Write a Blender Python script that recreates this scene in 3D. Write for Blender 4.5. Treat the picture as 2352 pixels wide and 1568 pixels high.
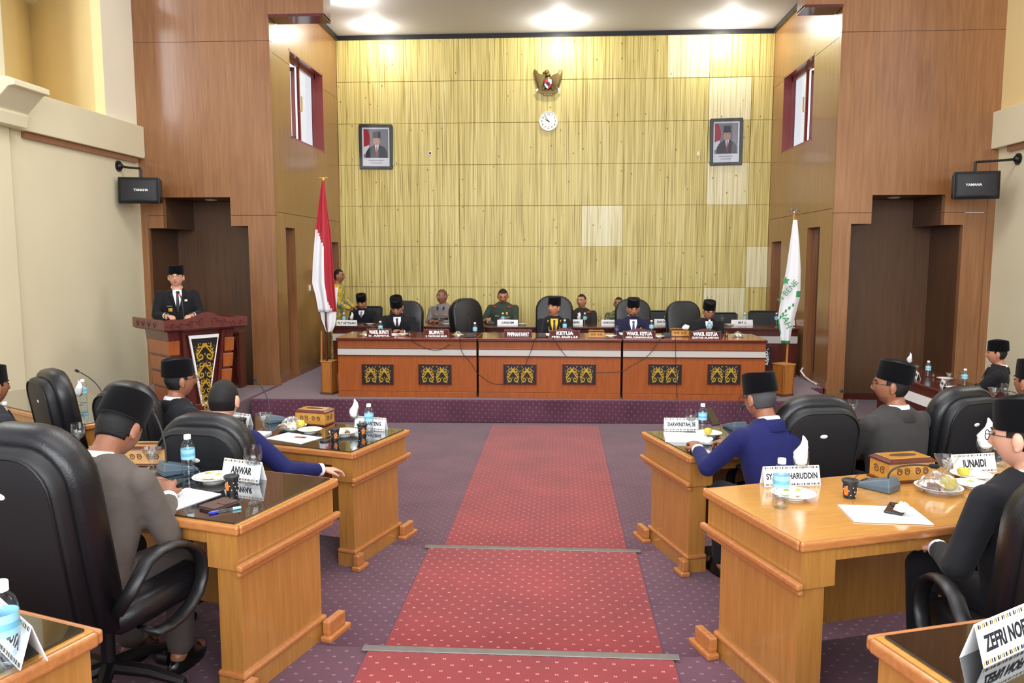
import bpy, bmesh, math, random
from mathutils import Vector, Matrix, Quaternion
from mathutils.bvhtree import BVHTree
R = math.radians; PI = math.pi
random.seed(7)
for o in list(bpy.data.objects): bpy.data.objects.remove(o, do_unlink=True)
scene = bpy.context.scene; COL = scene.collection

# ---------------------------------------------------------------- camera
FPX = 1800.0; PW, PH = 2352, 1568
TH = math.atan2(194, FPX); PS = math.atan2(109*math.cos(TH), FPX)
EYE = Vector((0, 0, 2.17))
FW = Vector((-math.sin(PS)*math.cos(TH), math.cos(PS)*math.cos(TH), -math.sin(TH)))
RT = Vector((math.cos(PS), math.sin(PS), 0)); UPV = RT.cross(FW)
cd = bpy.data.cameras.new('camera'); cam = bpy.data.objects.new('camera', cd); COL.objects.link(cam)
cam.matrix_world = Matrix((( RT.x, UPV.x, -FW.x, EYE.x), (RT.y, UPV.y, -FW.y, EYE.y), (RT.z, UPV.z, -FW.z, EYE.z), (0,0,0,1)))
cd.sensor_width = 36; cd.lens = 36*FPX/PW; cd.clip_start = .02; cd.clip_end = 200
scene.camera = cam
def ray(px, py): return FW + RT*((px-PW/2)/FPX) + UPV*((PH/2-py)/FPX)
def Pz(px, py, z):
    r = ray(px, py); return EYE + r*((z-EYE.z)/r.z)
def Py(px, py, y):
    r = ray(px, py); return EYE + r*(y/r.y)
def Px(px, py, x):
    r = ray(px, py); return EYE + r*(x/r.x)

# ---------------------------------------------------------------- world, light, exposure
wd = bpy.data.worlds.new('world'); scene.world = wd; wd.use_nodes = True
bgn = wd.node_tree.nodes['Background']; bgn.inputs[0].default_value = (.93, .96, 1.0, 1); bgn.inputs[1].default_value = 1.0
vs = scene.view_settings; vs.view_transform = 'Standard'; vs.look = 'None'; vs.gamma = 1; vs.use_curve_mapping = False; vs.exposure = 0.2
def area_light(name, loc, size, power, color=(1,1,1), rot=(0,0,0), sizey=None):
    l = bpy.data.lights.new(name, 'AREA'); l.energy = power; l.color = color; l.shape = 'RECTANGLE'; l.size = size; l.size_y = sizey or size
    o = bpy.data.objects.new(name, l); COL.objects.link(o); o.location = loc; o.rotation_euler = rot; return o
area_light('hall_light', (-.2, 6.6, 7.3), 6.0, 300, (1,.97,.92), (0,0,0), 2.6)
area_light('hall_light', (-.2, 1.8, 7.3), 6.0, 150, (1,.97,.92), (0,0,0), 2.6)
area_light('added_daylight', (-.2, -3.5, 4.2), 10.0, 900, (.95,.97,1), (R(90), 0, 0), 4.0)  # added area lamp behind the camera, standing in for unseen rear windows
area_light('added_daylight', (-7.3, 8.0, 5.9), 2.4, 70, (.97,.98,1), (0, R(-90), 0), 1.2)  # added unseen lamp on the niche side, brightens the right upper wall
area_light('added_daylight', (7.0, 8.0, 5.9), 2.4, 110, (.97,.98,1), (0, R(90), 0), 1.2)  # added lamp for unseen right clerestory windows, brightens the upper left wall

# ---------------------------------------------------------------- materials
M = {}
def nmat(name):
    m = bpy.data.materials.new(name); m.use_nodes = True; nt = m.node_tree
    return m, nt, nt.nodes['Principled BSDF']
def lin(c):
    return tuple(((v/255)/12.92 if v/255 <= .04045 else ((v/255+.055)/1.055)**2.4) for v in c)
def mat(name, rgb, rough=.5, metal=0, spec=.5, coat=0, bump=0, bscale=60, var=0, sheen=0, emit=0, alpha=1, trans=0):
    """plain material; rgb are sRGB 0..255; var = brightness mottling"""
    m, nt, b = nmat(name); c = lin(rgb)
    b.inputs['Base Color'].default_value = (*c, 1); b.inputs['Roughness'].default_value = rough
    b.inputs['Metallic'].default_value = metal; b.inputs['Specular IOR Level'].default_value = spec
    b.inputs['Coat Weight'].default_value = coat; b.inputs['Coat Roughness'].default_value = .06
    b.inputs['Sheen Weight'].default_value = sheen; b.inputs['Transmission Weight'].default_value = trans
    if emit: b.inputs['Emission Color'].default_value = (*c, 1); b.inputs['Emission Strength'].default_value = emit
    if bump or var:
        tc = nt.nodes.new('ShaderNodeTexCoord'); n = nt.nodes.new('ShaderNodeTexNoise'); n.inputs['Scale'].default_value = bscale; n.inputs['Detail'].default_value = 4
        nt.links.new(tc.outputs['Object'], n.inputs['Vector'])
        if bump:
            bp = nt.nodes.new('ShaderNodeBump'); bp.inputs['Strength'].default_value = bump; bp.inputs['Distance'].default_value = .01
            nt.links.new(n.outputs['Fac'], bp.inputs['Height']); nt.links.new(bp.outputs['Normal'], b.inputs['Normal'])
        if var:
            mr = nt.nodes.new('ShaderNodeMapRange'); mr.inputs['From Min'].default_value = .3; mr.inputs['From Max'].default_value = .7; mr.inputs['To Min'].default_value = 1-var; mr.inputs['To Max'].default_value = 1+var
            hs = nt.nodes.new('ShaderNodeHueSaturation'); hs.inputs['Color'].default_value = (*c, 1)
            nt.links.new(n.outputs['Fac'], mr.inputs['Value']); nt.links.new(mr.outputs['Result'], hs.inputs['Value']); nt.links.new(hs.outputs['Color'], b.inputs['Base Color'])
    M[name] = m; return m
def ramp(nt, stops):
    r = nt.nodes.new('ShaderNodeValToRGB'); e = r.color_ramp.elements
    while len(e) < len(stops): e.new(.5)
    for i, (p, c) in enumerate(stops): e[i].position = p; e[i].color = (*lin(c), 1)
    return r
def wood(name, c1, c2, c3, scale=(9, 9, .5), rough=.3, coat=.3, bump=.02, detail=5, coatr=.12):
    m, nt, b = nmat(name); N = nt.nodes; L = nt.links
    tc = N.new('ShaderNodeTexCoord'); mp = N.new('ShaderNodeMapping'); mp.inputs['Scale'].default_value = scale
    n = N.new('ShaderNodeTexNoise'); n.inputs['Scale'].default_value = 4; n.inputs['Detail'].default_value = detail; n.inputs['Roughness'].default_value = .65; n.inputs['Distortion'].default_value = .3
    n2 = N.new('ShaderNodeTexNoise'); n2.inputs['Scale'].default_value = .55; n2.inputs['Detail'].default_value = 2
    L.new(tc.outputs['Object'], mp.inputs['Vector']); L.new(mp.outputs['Vector'], n.inputs['Vector']); L.new(tc.outputs['Object'], n2.inputs['Vector'])
    mx = N.new('ShaderNodeMath'); mx.operation = 'MULTIPLY_ADD'; mx.inputs[1].default_value = .55
    L.new(n.outputs['Fac'], mx.inputs[0])
    m2 = N.new('ShaderNodeMath'); m2.operation = 'MULTIPLY'; m2.inputs[1].default_value = .45; L.new(n2.outputs['Fac'], m2.inputs[0]); L.new(m2.outputs[0], mx.inputs[2])
    r = ramp(nt, [(.3, c1), (.5, c2), (.7, c3)]); L.new(mx.outputs[0], r.inputs['Fac']); L.new(r.outputs['Color'], b.inputs['Base Color'])
    b.inputs['Roughness'].default_value = rough; b.inputs['Coat Weight'].default_value = coat; b.inputs['Coat Roughness'].default_value = coatr
    if bump:
        bp = N.new('ShaderNodeBump'); bp.inputs['Strength'].default_value = bump; bp.inputs['Distance'].default_value = .01; L.new(n.outputs['Fac'], bp.inputs['Height']); L.new(bp.outputs['Normal'], b.inputs['Normal'])
    M[name] = m; return m
def carpet(name, base, dark, dot, px=.083, dotsize=.11):
    """cut-pile carpet with a small woven fleck in a half-drop grid"""
    m, nt, b = nmat(name); N = nt.nodes; L = nt.links
    tc = N.new('ShaderNodeTexCoord'); sp = N.new('ShaderNodeSeparateXYZ'); L.new(tc.outputs['Object'], sp.inputs[0])
    def math_(op, a, bb=None, c=None):
        q = N.new('ShaderNodeMath'); q.operation = op
        for i, v in enumerate((a, bb, c)):
            if v is None: continue
            if isinstance(v, (int, float)): q.inputs[i].default_value = v
            else: L.new(v, q.inputs[i])
        return q.outputs[0]
    u = math_('DIVIDE', sp.outputs['X'], px); v = math_('DIVIDE', math_('ADD', sp.outputs['Y'], sp.outputs['Z']), px*.62)
    row = math_('FLOOR', v); odd = math_('MODULO', row, 2.0); odd = math_('ABSOLUTE', odd)
    uu = math_('MULTIPLY_ADD', odd, .5, u)
    fu = math_('ABSOLUTE', math_('SUBTRACT', math_('FRACT', uu), .5)); fv = math_('ABSOLUTE', math_('SUBTRACT', math_('FRACT', v), .5))
    # a bow-tie fleck: |fv| < k*|fu| inside a small box
    inx = math_('LESS_THAN', fu, dotsize); bow = math_('LESS_THAN', fv, math_('MULTIPLY_ADD', fu, 1.3, .05))
    mask = math_('MULTIPLY', inx, math_('MULTIPLY', bow, math_('LESS_THAN', fv, .16)))
    n = N.new('ShaderNodeTexNoise'); n.inputs['Scale'].default_value = 2.2; n.inputs['Detail'].default_value = 6; L.new(tc.outputs['Object'], n.inputs['Vector'])
    r = ramp(nt, [(.3, dark), (.7, base)]); L.new(n.outputs['Fac'], r.inputs['Fac'])
    mx = N.new('ShaderNodeMix'); mx.data_type = 'RGBA'; mx.inputs['B'].default_value = (*lin(dot), 1)
    L.new(math_('MULTIPLY', mask, .75), mx.inputs['Factor']); L.new(r.outputs['Color'], mx.inputs['A']); L.new(mx.outputs['Result'], b.inputs['Base Color'])
    f = N.new('ShaderNodeTexNoise'); f.inputs['Scale'].default_value = 420; L.new(tc.outputs['Object'], f.inputs['Vector'])
    bp = N.new('ShaderNodeBump'); bp.inputs['Strength'].default_value = .25; bp.inputs['Distance'].default_value = .004; L.new(f.outputs['Fac'], bp.inputs['Height']); L.new(bp.outputs['Normal'], b.inputs['Normal'])
    b.inputs['Roughness'].default_value = .85; b.inputs['Specular IOR Level'].default_value = .25; b.inputs['Sheen Weight'].default_value = .35; b.inputs['Sheen Roughness'].default_value = .4
    M[name] = m; return m
def bamboo(name, c1, c2, c3, line):
    m, nt, b = nmat(name); N = nt.nodes; L = nt.links
    tc = N.new('ShaderNodeTexCoord'); oi = N.new('ShaderNodeObjectInfo')
    ad = N.new('ShaderNodeVectorMath'); ad.operation = 'ADD'; sc = N.new('ShaderNodeVectorMath'); sc.operation = 'SCALE'; sc.inputs['Scale'].default_value = 1.0
    L.new(oi.outputs['Location'], sc.inputs[0]); L.new(tc.outputs['Object'], ad.inputs[0]); L.new(sc.outputs[0], ad.inputs[1])
    def noise(s, detail, dist):
        mp = N.new('ShaderNodeMapping'); mp.inputs['Scale'].default_value = s; n = N.new('ShaderNodeTexNoise'); n.inputs['Scale'].default_value = 1; n.inputs['Detail'].default_value = detail; n.inputs['Distortion'].default_value = dist
        L.new(ad.outputs[0], mp.inputs['Vector']); L.new(mp.outputs['Vector'], n.inputs['Vector']); return n
    a = noise((38, 1, .6), 3, .12); r = ramp(nt, [(.32, c1), (.5, c2), (.66, c3)]); L.new(a.outputs['Fac'], r.inputs['Fac'])
    f = noise((95, 1, .8), 1, .4); rl = N.new('ShaderNodeMapRange'); rl.inputs['From Min'].default_value = .36; rl.inputs['From Max'].default_value = .43; L.new(f.outputs['Fac'], rl.inputs['Value'])
    mx = N.new('ShaderNodeMix'); mx.data_type = 'RGBA'; mx.inputs['A'].default_value = (*lin(line), 1); L.new(rl.outputs['Result'], mx.inputs['Factor']); L.new(r.outputs['Color'], mx.inputs['B'])
    v = N.new('ShaderNodeTexVoronoi'); v.inputs['Scale'].default_value = 6.5; mp = N.new('ShaderNodeMapping'); mp.inputs['Scale'].default_value = (1.0, 1, .62); L.new(ad.outputs[0], mp.inputs['Vector']); L.new(mp.outputs['Vector'], v.inputs['Vector'])
    kn = N.new('ShaderNodeMapRange'); kn.inputs['From Min'].default_value = .06; kn.inputs['From Max'].default_value = .10; kn.inputs['To Min'].default_value = .25; L.new(v.outputs['Distance'], kn.inputs['Value'])
    m3 = N.new('ShaderNodeMix'); m3.data_type = 'RGBA'; m3.inputs['A'].default_value = (*lin((104, 84, 30)), 1); L.new(kn.outputs['Result'], m3.inputs['Factor']); L.new(mx.outputs['Result'], m3.inputs['B'])
    L.new(m3.outputs['Result'], b.inputs['Base Color'])
    bp = N.new('ShaderNodeBump'); bp.inputs['Strength'].default_value = .35; bp.inputs['Distance'].default_value = .008; L.new(a.outputs['Fac'], bp.inputs['Height']); L.new(bp.outputs['Normal'], b.inputs['Normal'])
    b.inputs['Roughness'].default_value = .42; b.inputs['Specular IOR Level'].default_value = .4
    M[name] = m; return m
def glassmat(name, tint=(1,1,1), ior=1.45, rough=.02, body=0.0, bodycol=(255,255,255)):
    m = bpy.data.materials.new(name); m.use_nodes = True; nt = m.node_tree; N = nt.nodes; L = nt.links
    for n in list(N): N.remove(n)
    out = N.new('ShaderNodeOutputMaterial'); t = N.new('ShaderNodeBsdfTransparent'); t.inputs['Color'].default_value = (*tint, 1)
    g = N.new('ShaderNodeBsdfGlossy'); g.inputs['Roughness'].default_value = rough
    lw = N.new('ShaderNodeLayerWeight'); lw.inputs['Blend'].default_value = .5; pw = N.new('ShaderNodeMath'); pw.operation = 'POWER'; pw.inputs[1].default_value = 3.5
    fr = N.new('ShaderNodeMath'); fr.operation = 'MULTIPLY_ADD'; fr.inputs[1].default_value = .55*min(1.6, ior-.45); fr.inputs[2].default_value = ((ior-1)/(ior+1))**2*1.6; mx = N.new('ShaderNodeMixShader')
    L.new(lw.outputs['Facing'], pw.inputs[0]); L.new(pw.outputs[0], fr.inputs[0]); L.new(fr.outputs[0], mx.inputs[0]); L.new(t.outputs[0], mx.inputs[1]); L.new(g.outputs[0], mx.inputs[2]); last = mx
    if body:
        d = N.new('ShaderNodeBsdfDiffuse'); d.inputs['Color'].default_value = (*lin(bodycol), 1); m2 = N.new('ShaderNodeMixShader'); m2.inputs[0].default_value = body
        L.new(mx.outputs[0], m2.inputs[1]); L.new(d.outputs[0], m2.inputs[2]); last = m2
    L.new(last.outputs[0], out.inputs['Surface']); M[name] = m; return m

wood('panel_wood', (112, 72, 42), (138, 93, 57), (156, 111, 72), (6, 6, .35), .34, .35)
wood('panel_wood_lit', (124, 86, 48), (146, 104, 62), (162, 120, 76), (6, 6, .35), .34, .35)  # lighter copy of panel_wood, stage light put into the colour
wood('recess_wood_shaded', (70, 44, 26), (88, 58, 34), (100, 68, 42), (6, 6, .35), .45, .1)  # darker copy of the panel wood, shade of the recesses put into the colour
wood('desk_wood', (156, 104, 46), (174, 121, 58), (190, 138, 74), (14, 14, .9), .25, .5)
wood('desk_top_wood', (178, 126, 58), (196, 142, 70), (208, 158, 86), (1.2, 14, 14), .16, .6)
wood('moulding_wood', (160, 98, 50), (180, 116, 64), (198, 136, 84), (3, 14, 14), .22, .6)
wood('dais_wood', (132, 66, 24), (156, 82, 33), (174, 98, 45), (10, 10, .6), .28, .4)
wood('mahogany', (62, 22, 18), (84, 32, 26), (102, 44, 34), (8, 8, .7), .22, .5)
wood('dais_top_wood', (116, 48, 28), (142, 62, 36), (160, 80, 48), (.9, 9, 9), .14, .6)
wood('carved_wood', (78, 32, 28), (98, 44, 38), (120, 58, 48), (12, 12, 2), .35, .3)
wood('box_wood', (168, 116, 44), (190, 136, 58), (206, 154, 76), (5, 12, 12), .28, .4)
wood('stand_wood', (150, 88, 32), (172, 106, 44), (190, 126, 60), (14, 14, 1.2), .35, .3)
carpet('carpet_purple', (98, 58, 76), (78, 44, 60), (150, 114, 126), dotsize=.085)
carpet('carpet_red', (142, 46, 50), (122, 36, 40), (206, 140, 130), dotsize=.085)
bamboo('bamboo_yellow', (194, 176, 100), (210, 194, 120), (226, 212, 144), (158, 138, 68))
bamboo('bamboo_pale', (222, 212, 160), (232, 224, 180), (242, 236, 204), (198, 184, 128))
mat('cream_paint', (226, 218, 186), .6, var=.03, bscale=1.2); mat('yellow_paint', (236, 212, 152), .6, var=.04, bscale=1.0); mat('white_and_daylit_paint', (246, 240, 216), .6, var=.02, bscale=2)
mat('ceiling_paint', (206, 207, 212), .7); mat('black_trim', (26, 26, 30), .3); mat('red_frame', (134, 54, 54), .3, coat=.4)
mat('leather', (21, 21, 24), .36, spec=.5, bump=.12, bscale=140, var=.08); mat('plastic_black', (22, 22, 24), .4); mat('shell_black', (20, 20, 23), .55, bump=.08, bscale=200)
mat('chair_seam', (10, 10, 12), .5); mat('chrome', (190, 190, 194), .15, metal=1); mat('badge_white', (226, 224, 218), .3); mat('badge_red', (190, 40, 44), .3)
mat('glass_black', (10, 10, 12), .02, spec=.7, coat=1); mat('nosing', (120, 116, 112), .45, metal=.5, var=.1, bscale=20)
mat('gold', (204, 166, 58), .32, metal=.35, coat=.2); mat('dark_gold', (112, 94, 52), .35, metal=.55); mat('plaque_black', (26, 24, 30), .35); mat('band_grey', (186, 182, 176), .4)
mat('white_plastic', (238, 238, 236), .35); mat('paper', (240, 240, 240), .7); mat('ink', (24, 24, 28), .6); mat('ink_blue', (40, 40, 96), .6); mat('print_grey', (150, 150, 158), .7)
mat('porcelain', (240, 238, 232), .18, coat=.5); mat('label_blue', (158, 214, 230), .35); mat('label_deep', (112, 184, 212), .4); mat('cap_white', (236, 240, 244), .35)
mat('napkin', (248, 248, 248), .8); mat('cup_black', (34, 30, 32), .4); mat('cup_white', (226, 222, 214), .5); mat('cup_orange', (214, 120, 40), .4)
mat('fruit_yellow', (206, 190, 70), .4, var=.1, bscale=30); mat('fruit_green', (168, 176, 70), .4, var=.1, bscale=30); mat('snack_brown', (120, 84, 56), .6, var=.2, bscale=40); mat('snack_white', (236, 226, 200), .5, var=.08, bscale=40)
mat('mic_grey', (84, 100, 112), .35); mat('mic_dark', (34, 34, 38), .45); mat('foam', (24, 24, 26), .9); mat('slot_dark', (70, 36, 26), .6); mat('carve_dark', (96, 56, 26), .5)
mat('wallet', (86, 62, 56), .5, bump=.1, bscale=120); mat('pen_blue', (40, 50, 190), .25); mat('screen', (16, 16, 18), .05, coat=1); mat('cable', (24, 22, 24), .5)
mat('peci', (9, 8, 10), .95, sheen=.06, spec=.1); mat('hair', (16, 14, 14), .55, spec=.35, bump=.4, bscale=260); mat('hair_shaved', (92, 68, 58), .7, bump=.3, bscale=300); mat('hair_grey', (66, 64, 66), .6, bump=.4, bscale=260)
mat('flag_red', (164, 34, 48), .7); mat('flag_white', (218, 218, 222), .7); mat('flag_green', (60, 140, 84), .7); mat('speaker_black', (24, 25, 30), .5, bump=.25, bscale=420)
mat('photo_grey', (118, 116, 122), .5); mat('photo_suit', (34, 32, 36), .5); mat('photo_skin', (186, 140, 116), .5); mat('frame_black', (26, 24, 26), .25, coat=.4); mat('print_white', (224, 224, 226), .5)
mat('lamp_glow', (255, 250, 240), .5, emit=14); mat('lamp_ring', (210, 208, 204), .3); mat('switch', (226, 222, 206), .4); mat('mesh_black', (40, 42, 44), .6); mat('led_red', (255, 60, 50), .4, emit=3)
glassmat('glass', (.97, .98, .98), 1.5); glassmat('bottle_plastic', (.93, .96, .98), 1.45, .04); glassmat('cling', (.97, .97, .97), 2.1, .06); glassmat('pane', (.97, .98, 1), 1.3); glassmat('water', (.95, .97, .98), 1.2)
mat('shirt_white', (236, 236, 240), .7); mat('tie_black', (22, 22, 26), .5); mat('tie_red', (150, 40, 46), .5); mat('tie_blue', (52, 52, 120), .5); mat('tie_olive', (96, 88, 48), .6); mat('shirt_yellow', (226, 184, 36), .7); mat('tie_grey', (110, 124, 140), .6)
for nm, c in dict(suit_black=(27, 27, 31), suit_charcoal=(38, 38, 44), suit_navy=(32, 34, 60), suit_blue=(28, 31, 84), suit_taupe=(96, 88, 82), suit_grey=(58, 56, 55), police_grey=(124, 120, 120), army_green=(58, 68, 58), prosecutor=(48, 44, 40), trousers_dark=(28, 27, 30), trousers_taupe=(80, 72, 68)).items():
    mat(nm, c, .8, spec=.2, bump=.55, bscale=11, var=.08, sheen=.05)
mat('shoe', (16, 15, 16), .25)
def blotch(name, cols, scale):
    m, nt, b = nmat(name); N = nt.nodes; L = nt.links; tc = N.new('ShaderNodeTexCoord'); n = N.new('ShaderNodeTexNoise'); n.inputs['Scale'].default_value = scale; n.inputs['Detail'].default_value = 1; L.new(tc.outputs['Object'], n.inputs['Vector'])
    r = ramp(nt, [(.2+.6*i/(len(cols)-1), c) for i, c in enumerate(cols)]); r.color_ramp.interpolation = 'CONSTANT'; L.new(n.outputs['Fac'], r.inputs['Fac']); L.new(r.outputs['Color'], b.inputs['Base Color']); b.inputs['Roughness'].default_value = .8; M[name] = m
blotch('camouflage', [(60, 66, 44), (60, 66, 44), (120, 124, 90), (52, 48, 38), (150, 150, 116)], 16)
blotch('batik_yellow', [(214, 180, 40), (214, 180, 40), (120, 130, 110), (222, 196, 70), (92, 104, 96)], 18)
def skinmat(name, rgb):
    m, nt, b = nmat(name); N = nt.nodes; L = nt.links; c = lin(rgb)
    at = N.new('ShaderNodeAttribute'); at.attribute_name = 'tone'; sp = N.new('ShaderNodeSeparateColor'); L.new(at.outputs['Color'], sp.inputs[0])
    m1 = N.new('ShaderNodeMix'); m1.data_type = 'RGBA'; m1.inputs['A'].default_value = (*c, 1); m1.inputs['B'].default_value = (c[0]*.62, c[1]*.36, c[2]*.36, 1); L.new(sp.outputs['Red'], m1.inputs['Factor'])
    m2 = N.new('ShaderNodeMix'); m2.data_type = 'RGBA'; m2.inputs['B'].default_value = (c[0]*.16, c[1]*.16, c[2]*.18, 1); L.new(m1.outputs['Result'], m2.inputs['A']); L.new(sp.outputs['Green'], m2.inputs['Factor'])
    L.new(m2.outputs['Result'], b.inputs['Base Color']); b.inputs['Roughness'].default_value = .45; b.inputs['Subsurface Weight'].default_value = .08; b.inputs['Subsurface Radius'].default_value = (.01, .004, .002); M[name] = m
skinmat('skin_light', (214, 160, 134)); skinmat('skin_mid', (180, 124, 94)); skinmat('skin_tan', (150, 98, 72)); skinmat('skin_dark', (138, 90, 68))

# ---------------------------------------------------------------- helpers
def link(o): COL.objects.link(o); return o
def tag(o, label=None, cat=None, group=None, kind=None):
    if label: o['label'] = label
    if cat: o['category'] = cat
    if group: o['group'] = group
    if kind: o['kind'] = kind
    return o
def thing(name, label, cat, loc=(0,0,0), rz=0, group=None):
    o = bpy.data.objects.new(name, None); o.empty_display_size = .05; link(o); o.location = loc; o.rotation_euler = (0, 0, rz); return tag(o, label, cat, group)
class MB:
    """collects shapes, then build() links them as ONE mesh object"""
    def __init__(s): s.v = []; s.f = []; s.m = []
    def add(s, vs, fs, mi=0):
        n = len(s.v); s.v += [tuple(v) for v in vs]; s.f += [[i+n for i in f] for f in fs]; s.m += [mi]*len(fs); return s
    def box(s, x0, x1, y0, y1, z0, z1, mi=0, mtx=None):
        vs = [(x, y, z) for z in (z0, z1) for y in (y0, y1) for x in (x0, x1)]
        if mtx is not None: vs = [mtx @ Vector(v) for v in vs]
        return s.add(vs, [(0,2,3,1), (4,5,7,6), (0,1,5,4), (2,6,7,3), (0,4,6,2), (1,3,7,5)], mi)
    def cbox(s, c, d, mi=0, rot=None):
        mt = Matrix.Translation(c) @ (rot.to_4x4() if rot else Matrix())
        return s.box(-d[0]/2, d[0]/2, -d[1]/2, d[1]/2, -d[2]/2, d[2]/2, mi, mt)
    def prism(s, poly, a0, a1, axis='y', mi=0):
        """extrude a 2-D polygon along an axis; poly in (x,z) for y, (y,z) for x, (x,y) for z"""
        def p(u, v, a): return (u, a, v) if axis == 'y' else ((a, u, v) if axis == 'x' else (u, v, a))
        n = len(poly); vs = [p(u, v, a0) for u, v in poly]+[p(u, v, a1) for u, v in poly]
        return s.add(vs, [list(range(n))[::-1], list(range(n, 2*n))]+[(i, (i+1) % n, n+(i+1) % n, n+i) for i in range(n)], mi)
    def loft(s, rings, cap=True, mi=0, closed=True):
        n = len(rings[0]); vs = [v for r in rings for v in r]; fs = []
        for k in range(len(rings)-1):
            for i in range(n if closed else n-1): fs.append((k*n+i, k*n+(i+1) % n, (k+1)*n+(i+1) % n, (k+1)*n+i))
        if cap: fs += [list(range(n))[::-1], [(len(rings)-1)*n+i for i in range(n)]]
        return s.add(vs, fs, mi)
    def lathe(s, prof, n=20, c=(0,0,0), mi=0, cap=True, sx=1, sy=1):
        return s.loft([[(c[0]+r*sx*math.cos(2*PI*i/n), c[1]+r*sy*math.sin(2*PI*i/n), c[2]+z) for i in range(n)] for r, z in prof], cap, mi)
    def tube(s, pts, r, n=8, mi=0, cap=True, flat=None):
        pts = [Vector(p) for p in pts]; rings = []; up = None
        for i, p in enumerate(pts):
            t = (pts[min(i+1, len(pts)-1)]-pts[max(i-1, 0)]); t = t.normalized() if t.length > 1e-9 else Vector((0,0,1))
            if up is None: up = t.orthogonal().normalized()
            else: up = (up-t*up.dot(t)); up = up.normalized() if up.length > 1e-6 else t.orthogonal().normalized()
            sd = t.cross(up); rr = r[i] if isinstance(r, (list, tuple)) else r
            rings.append([p+up*(rr*math.cos(2*PI*k/n))+sd*(rr*math.sin(2*PI*k/n)) for k in range(n)])
        return s.loft(rings, cap, mi)
    def ribbon(s, pts, w, d, nrm=(0,-1,0), mi=0):
        """flat moulded strip of width w and depth d following pts (all in a plane with normal nrm)"""
        pts = [Vector(p) for p in pts]; nv = Vector(nrm); rings = []
        for i, p in enumerate(pts):
            t = (pts[min(i+1, len(pts)-1)]-pts[max(i-1, 0)]).normalized(); sd = t.cross(nv).normalized(); ww = (w[i] if isinstance(w, (list, tuple)) else w)/2
            rings.append([p-sd*ww, p-sd*ww*.6+nv*d, p+sd*ww*.6+nv*d, p+sd*ww])
        return s.loft(rings, True, mi)
    def ball(s, c, r, nu=14, nv=9, mi=0, mtx=None):
        rx, ry, rz = (r, r, r) if isinstance(r, (int, float)) else r; vs = []; fs = []
        for j in range(nv+1):
            a = -PI/2+PI*j/nv
            for i in range(nu):
                b = 2*PI*i/nu; q = Vector((rx*math.cos(a)*math.cos(b), ry*math.cos(a)*math.sin(b), rz*math.sin(a)))
                vs.append(Vector(c)+(mtx @ q if mtx is not None else q))
        for j in range(nv):
            for i in range(nu): fs.append((j*nu+i, j*nu+(i+1) % nu, (j+1)*nu+(i+1) % nu, (j+1)*nu+i))
        return s.add(vs, fs, mi)
    def cap2(s, a, b, ra, rb, n=12):
        """tapered capsule a->b"""
        a = Vector(a); b = Vector(b); t = (b-a); L = t.length; t = t.normalized() if L > 1e-9 else Vector((0,0,1)); u = t.orthogonal().normalized(); w = t.cross(u); rings = []
        for th in (-85, -60, -30, 0): rings.append((a+t*ra*math.sin(R(th)), ra*math.cos(R(th))))
        for th in (0, 30, 60, 85): rings.append((b+t*rb*math.sin(R(th)), rb*math.cos(R(th))))
        return s.loft([[c+u*(q*math.cos(2*PI*k/n))+w*(q*math.sin(2*PI*k/n)) for k in range(n)] for c, q in rings])
    def mesh(s, name, mats=()):
        me = bpy.data.meshes.new(name); me.from_pydata(s.v, [], s.f)
        for m in mats: me.materials.append(M[m])
        if len(mats) > 1: me.polygons.foreach_set('material_index', s.m)
        bm = bmesh.new(); bm.from_mesh(me); bmesh.ops.remove_doubles(bm, verts=bm.verts, dist=1e-6); bmesh.ops.recalc_face_normals(bm, faces=bm.faces); bm.to_mesh(me); bm.free(); me.update(); return me
    def build(s, name, mats, parent=None, loc=(0,0,0), rz=0, smooth=False, bevel=0, seg=2, rot=None, angle=40):
        mats = (mats,) if isinstance(mats, str) else mats; me = s.mesh(name, mats); return mk(name, me, parent, loc, rz, smooth, bevel, seg, rot, angle)
def mk(name, me, parent=None, loc=(0,0,0), rz=0, smooth=False, bevel=0, seg=2, rot=None, angle=40):
    o = bpy.data.objects.new(name, me); link(o); o.parent = parent; o.location = loc; o.rotation_euler = rot if rot else (0, 0, rz)
    if smooth:
        me.polygons.foreach_set('use_smooth', [True]*len(me.polygons))
        if smooth != 'all': me.set_sharp_from_angle(angle=R(angle))
    if bevel:
        b = o.modifiers.new('bevel', 'BEVEL'); b.width = bevel; b.segments = seg; b.limit_method = 'ANGLE'; b.angle_limit = R(30)
    return o
def struct(o): o['kind'] = 'structure'; return o
def dup(o, parent=None):
    c = o.copy(); link(c); c.parent = parent
    for ch in [q for q in bpy.data.objects if q.parent == o]: dup(ch, c)
    return c
KIDS = None
def copy_thing(root, loc=None, rz=None, label=None, group=None, scale=None):
    def rec(o, par):
        c = o.copy(); link(c); c.parent = par
        for ch in o.children: rec(ch, c)
        return c
    r = rec(root, None)
    if loc is not None: r.location = loc
    if rz is not None: r.rotation_euler = (0, 0, rz)
    if label: r['label'] = label
    if group: r['group'] = group
    if scale: r.scale = (scale,)*3
    return r
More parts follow.
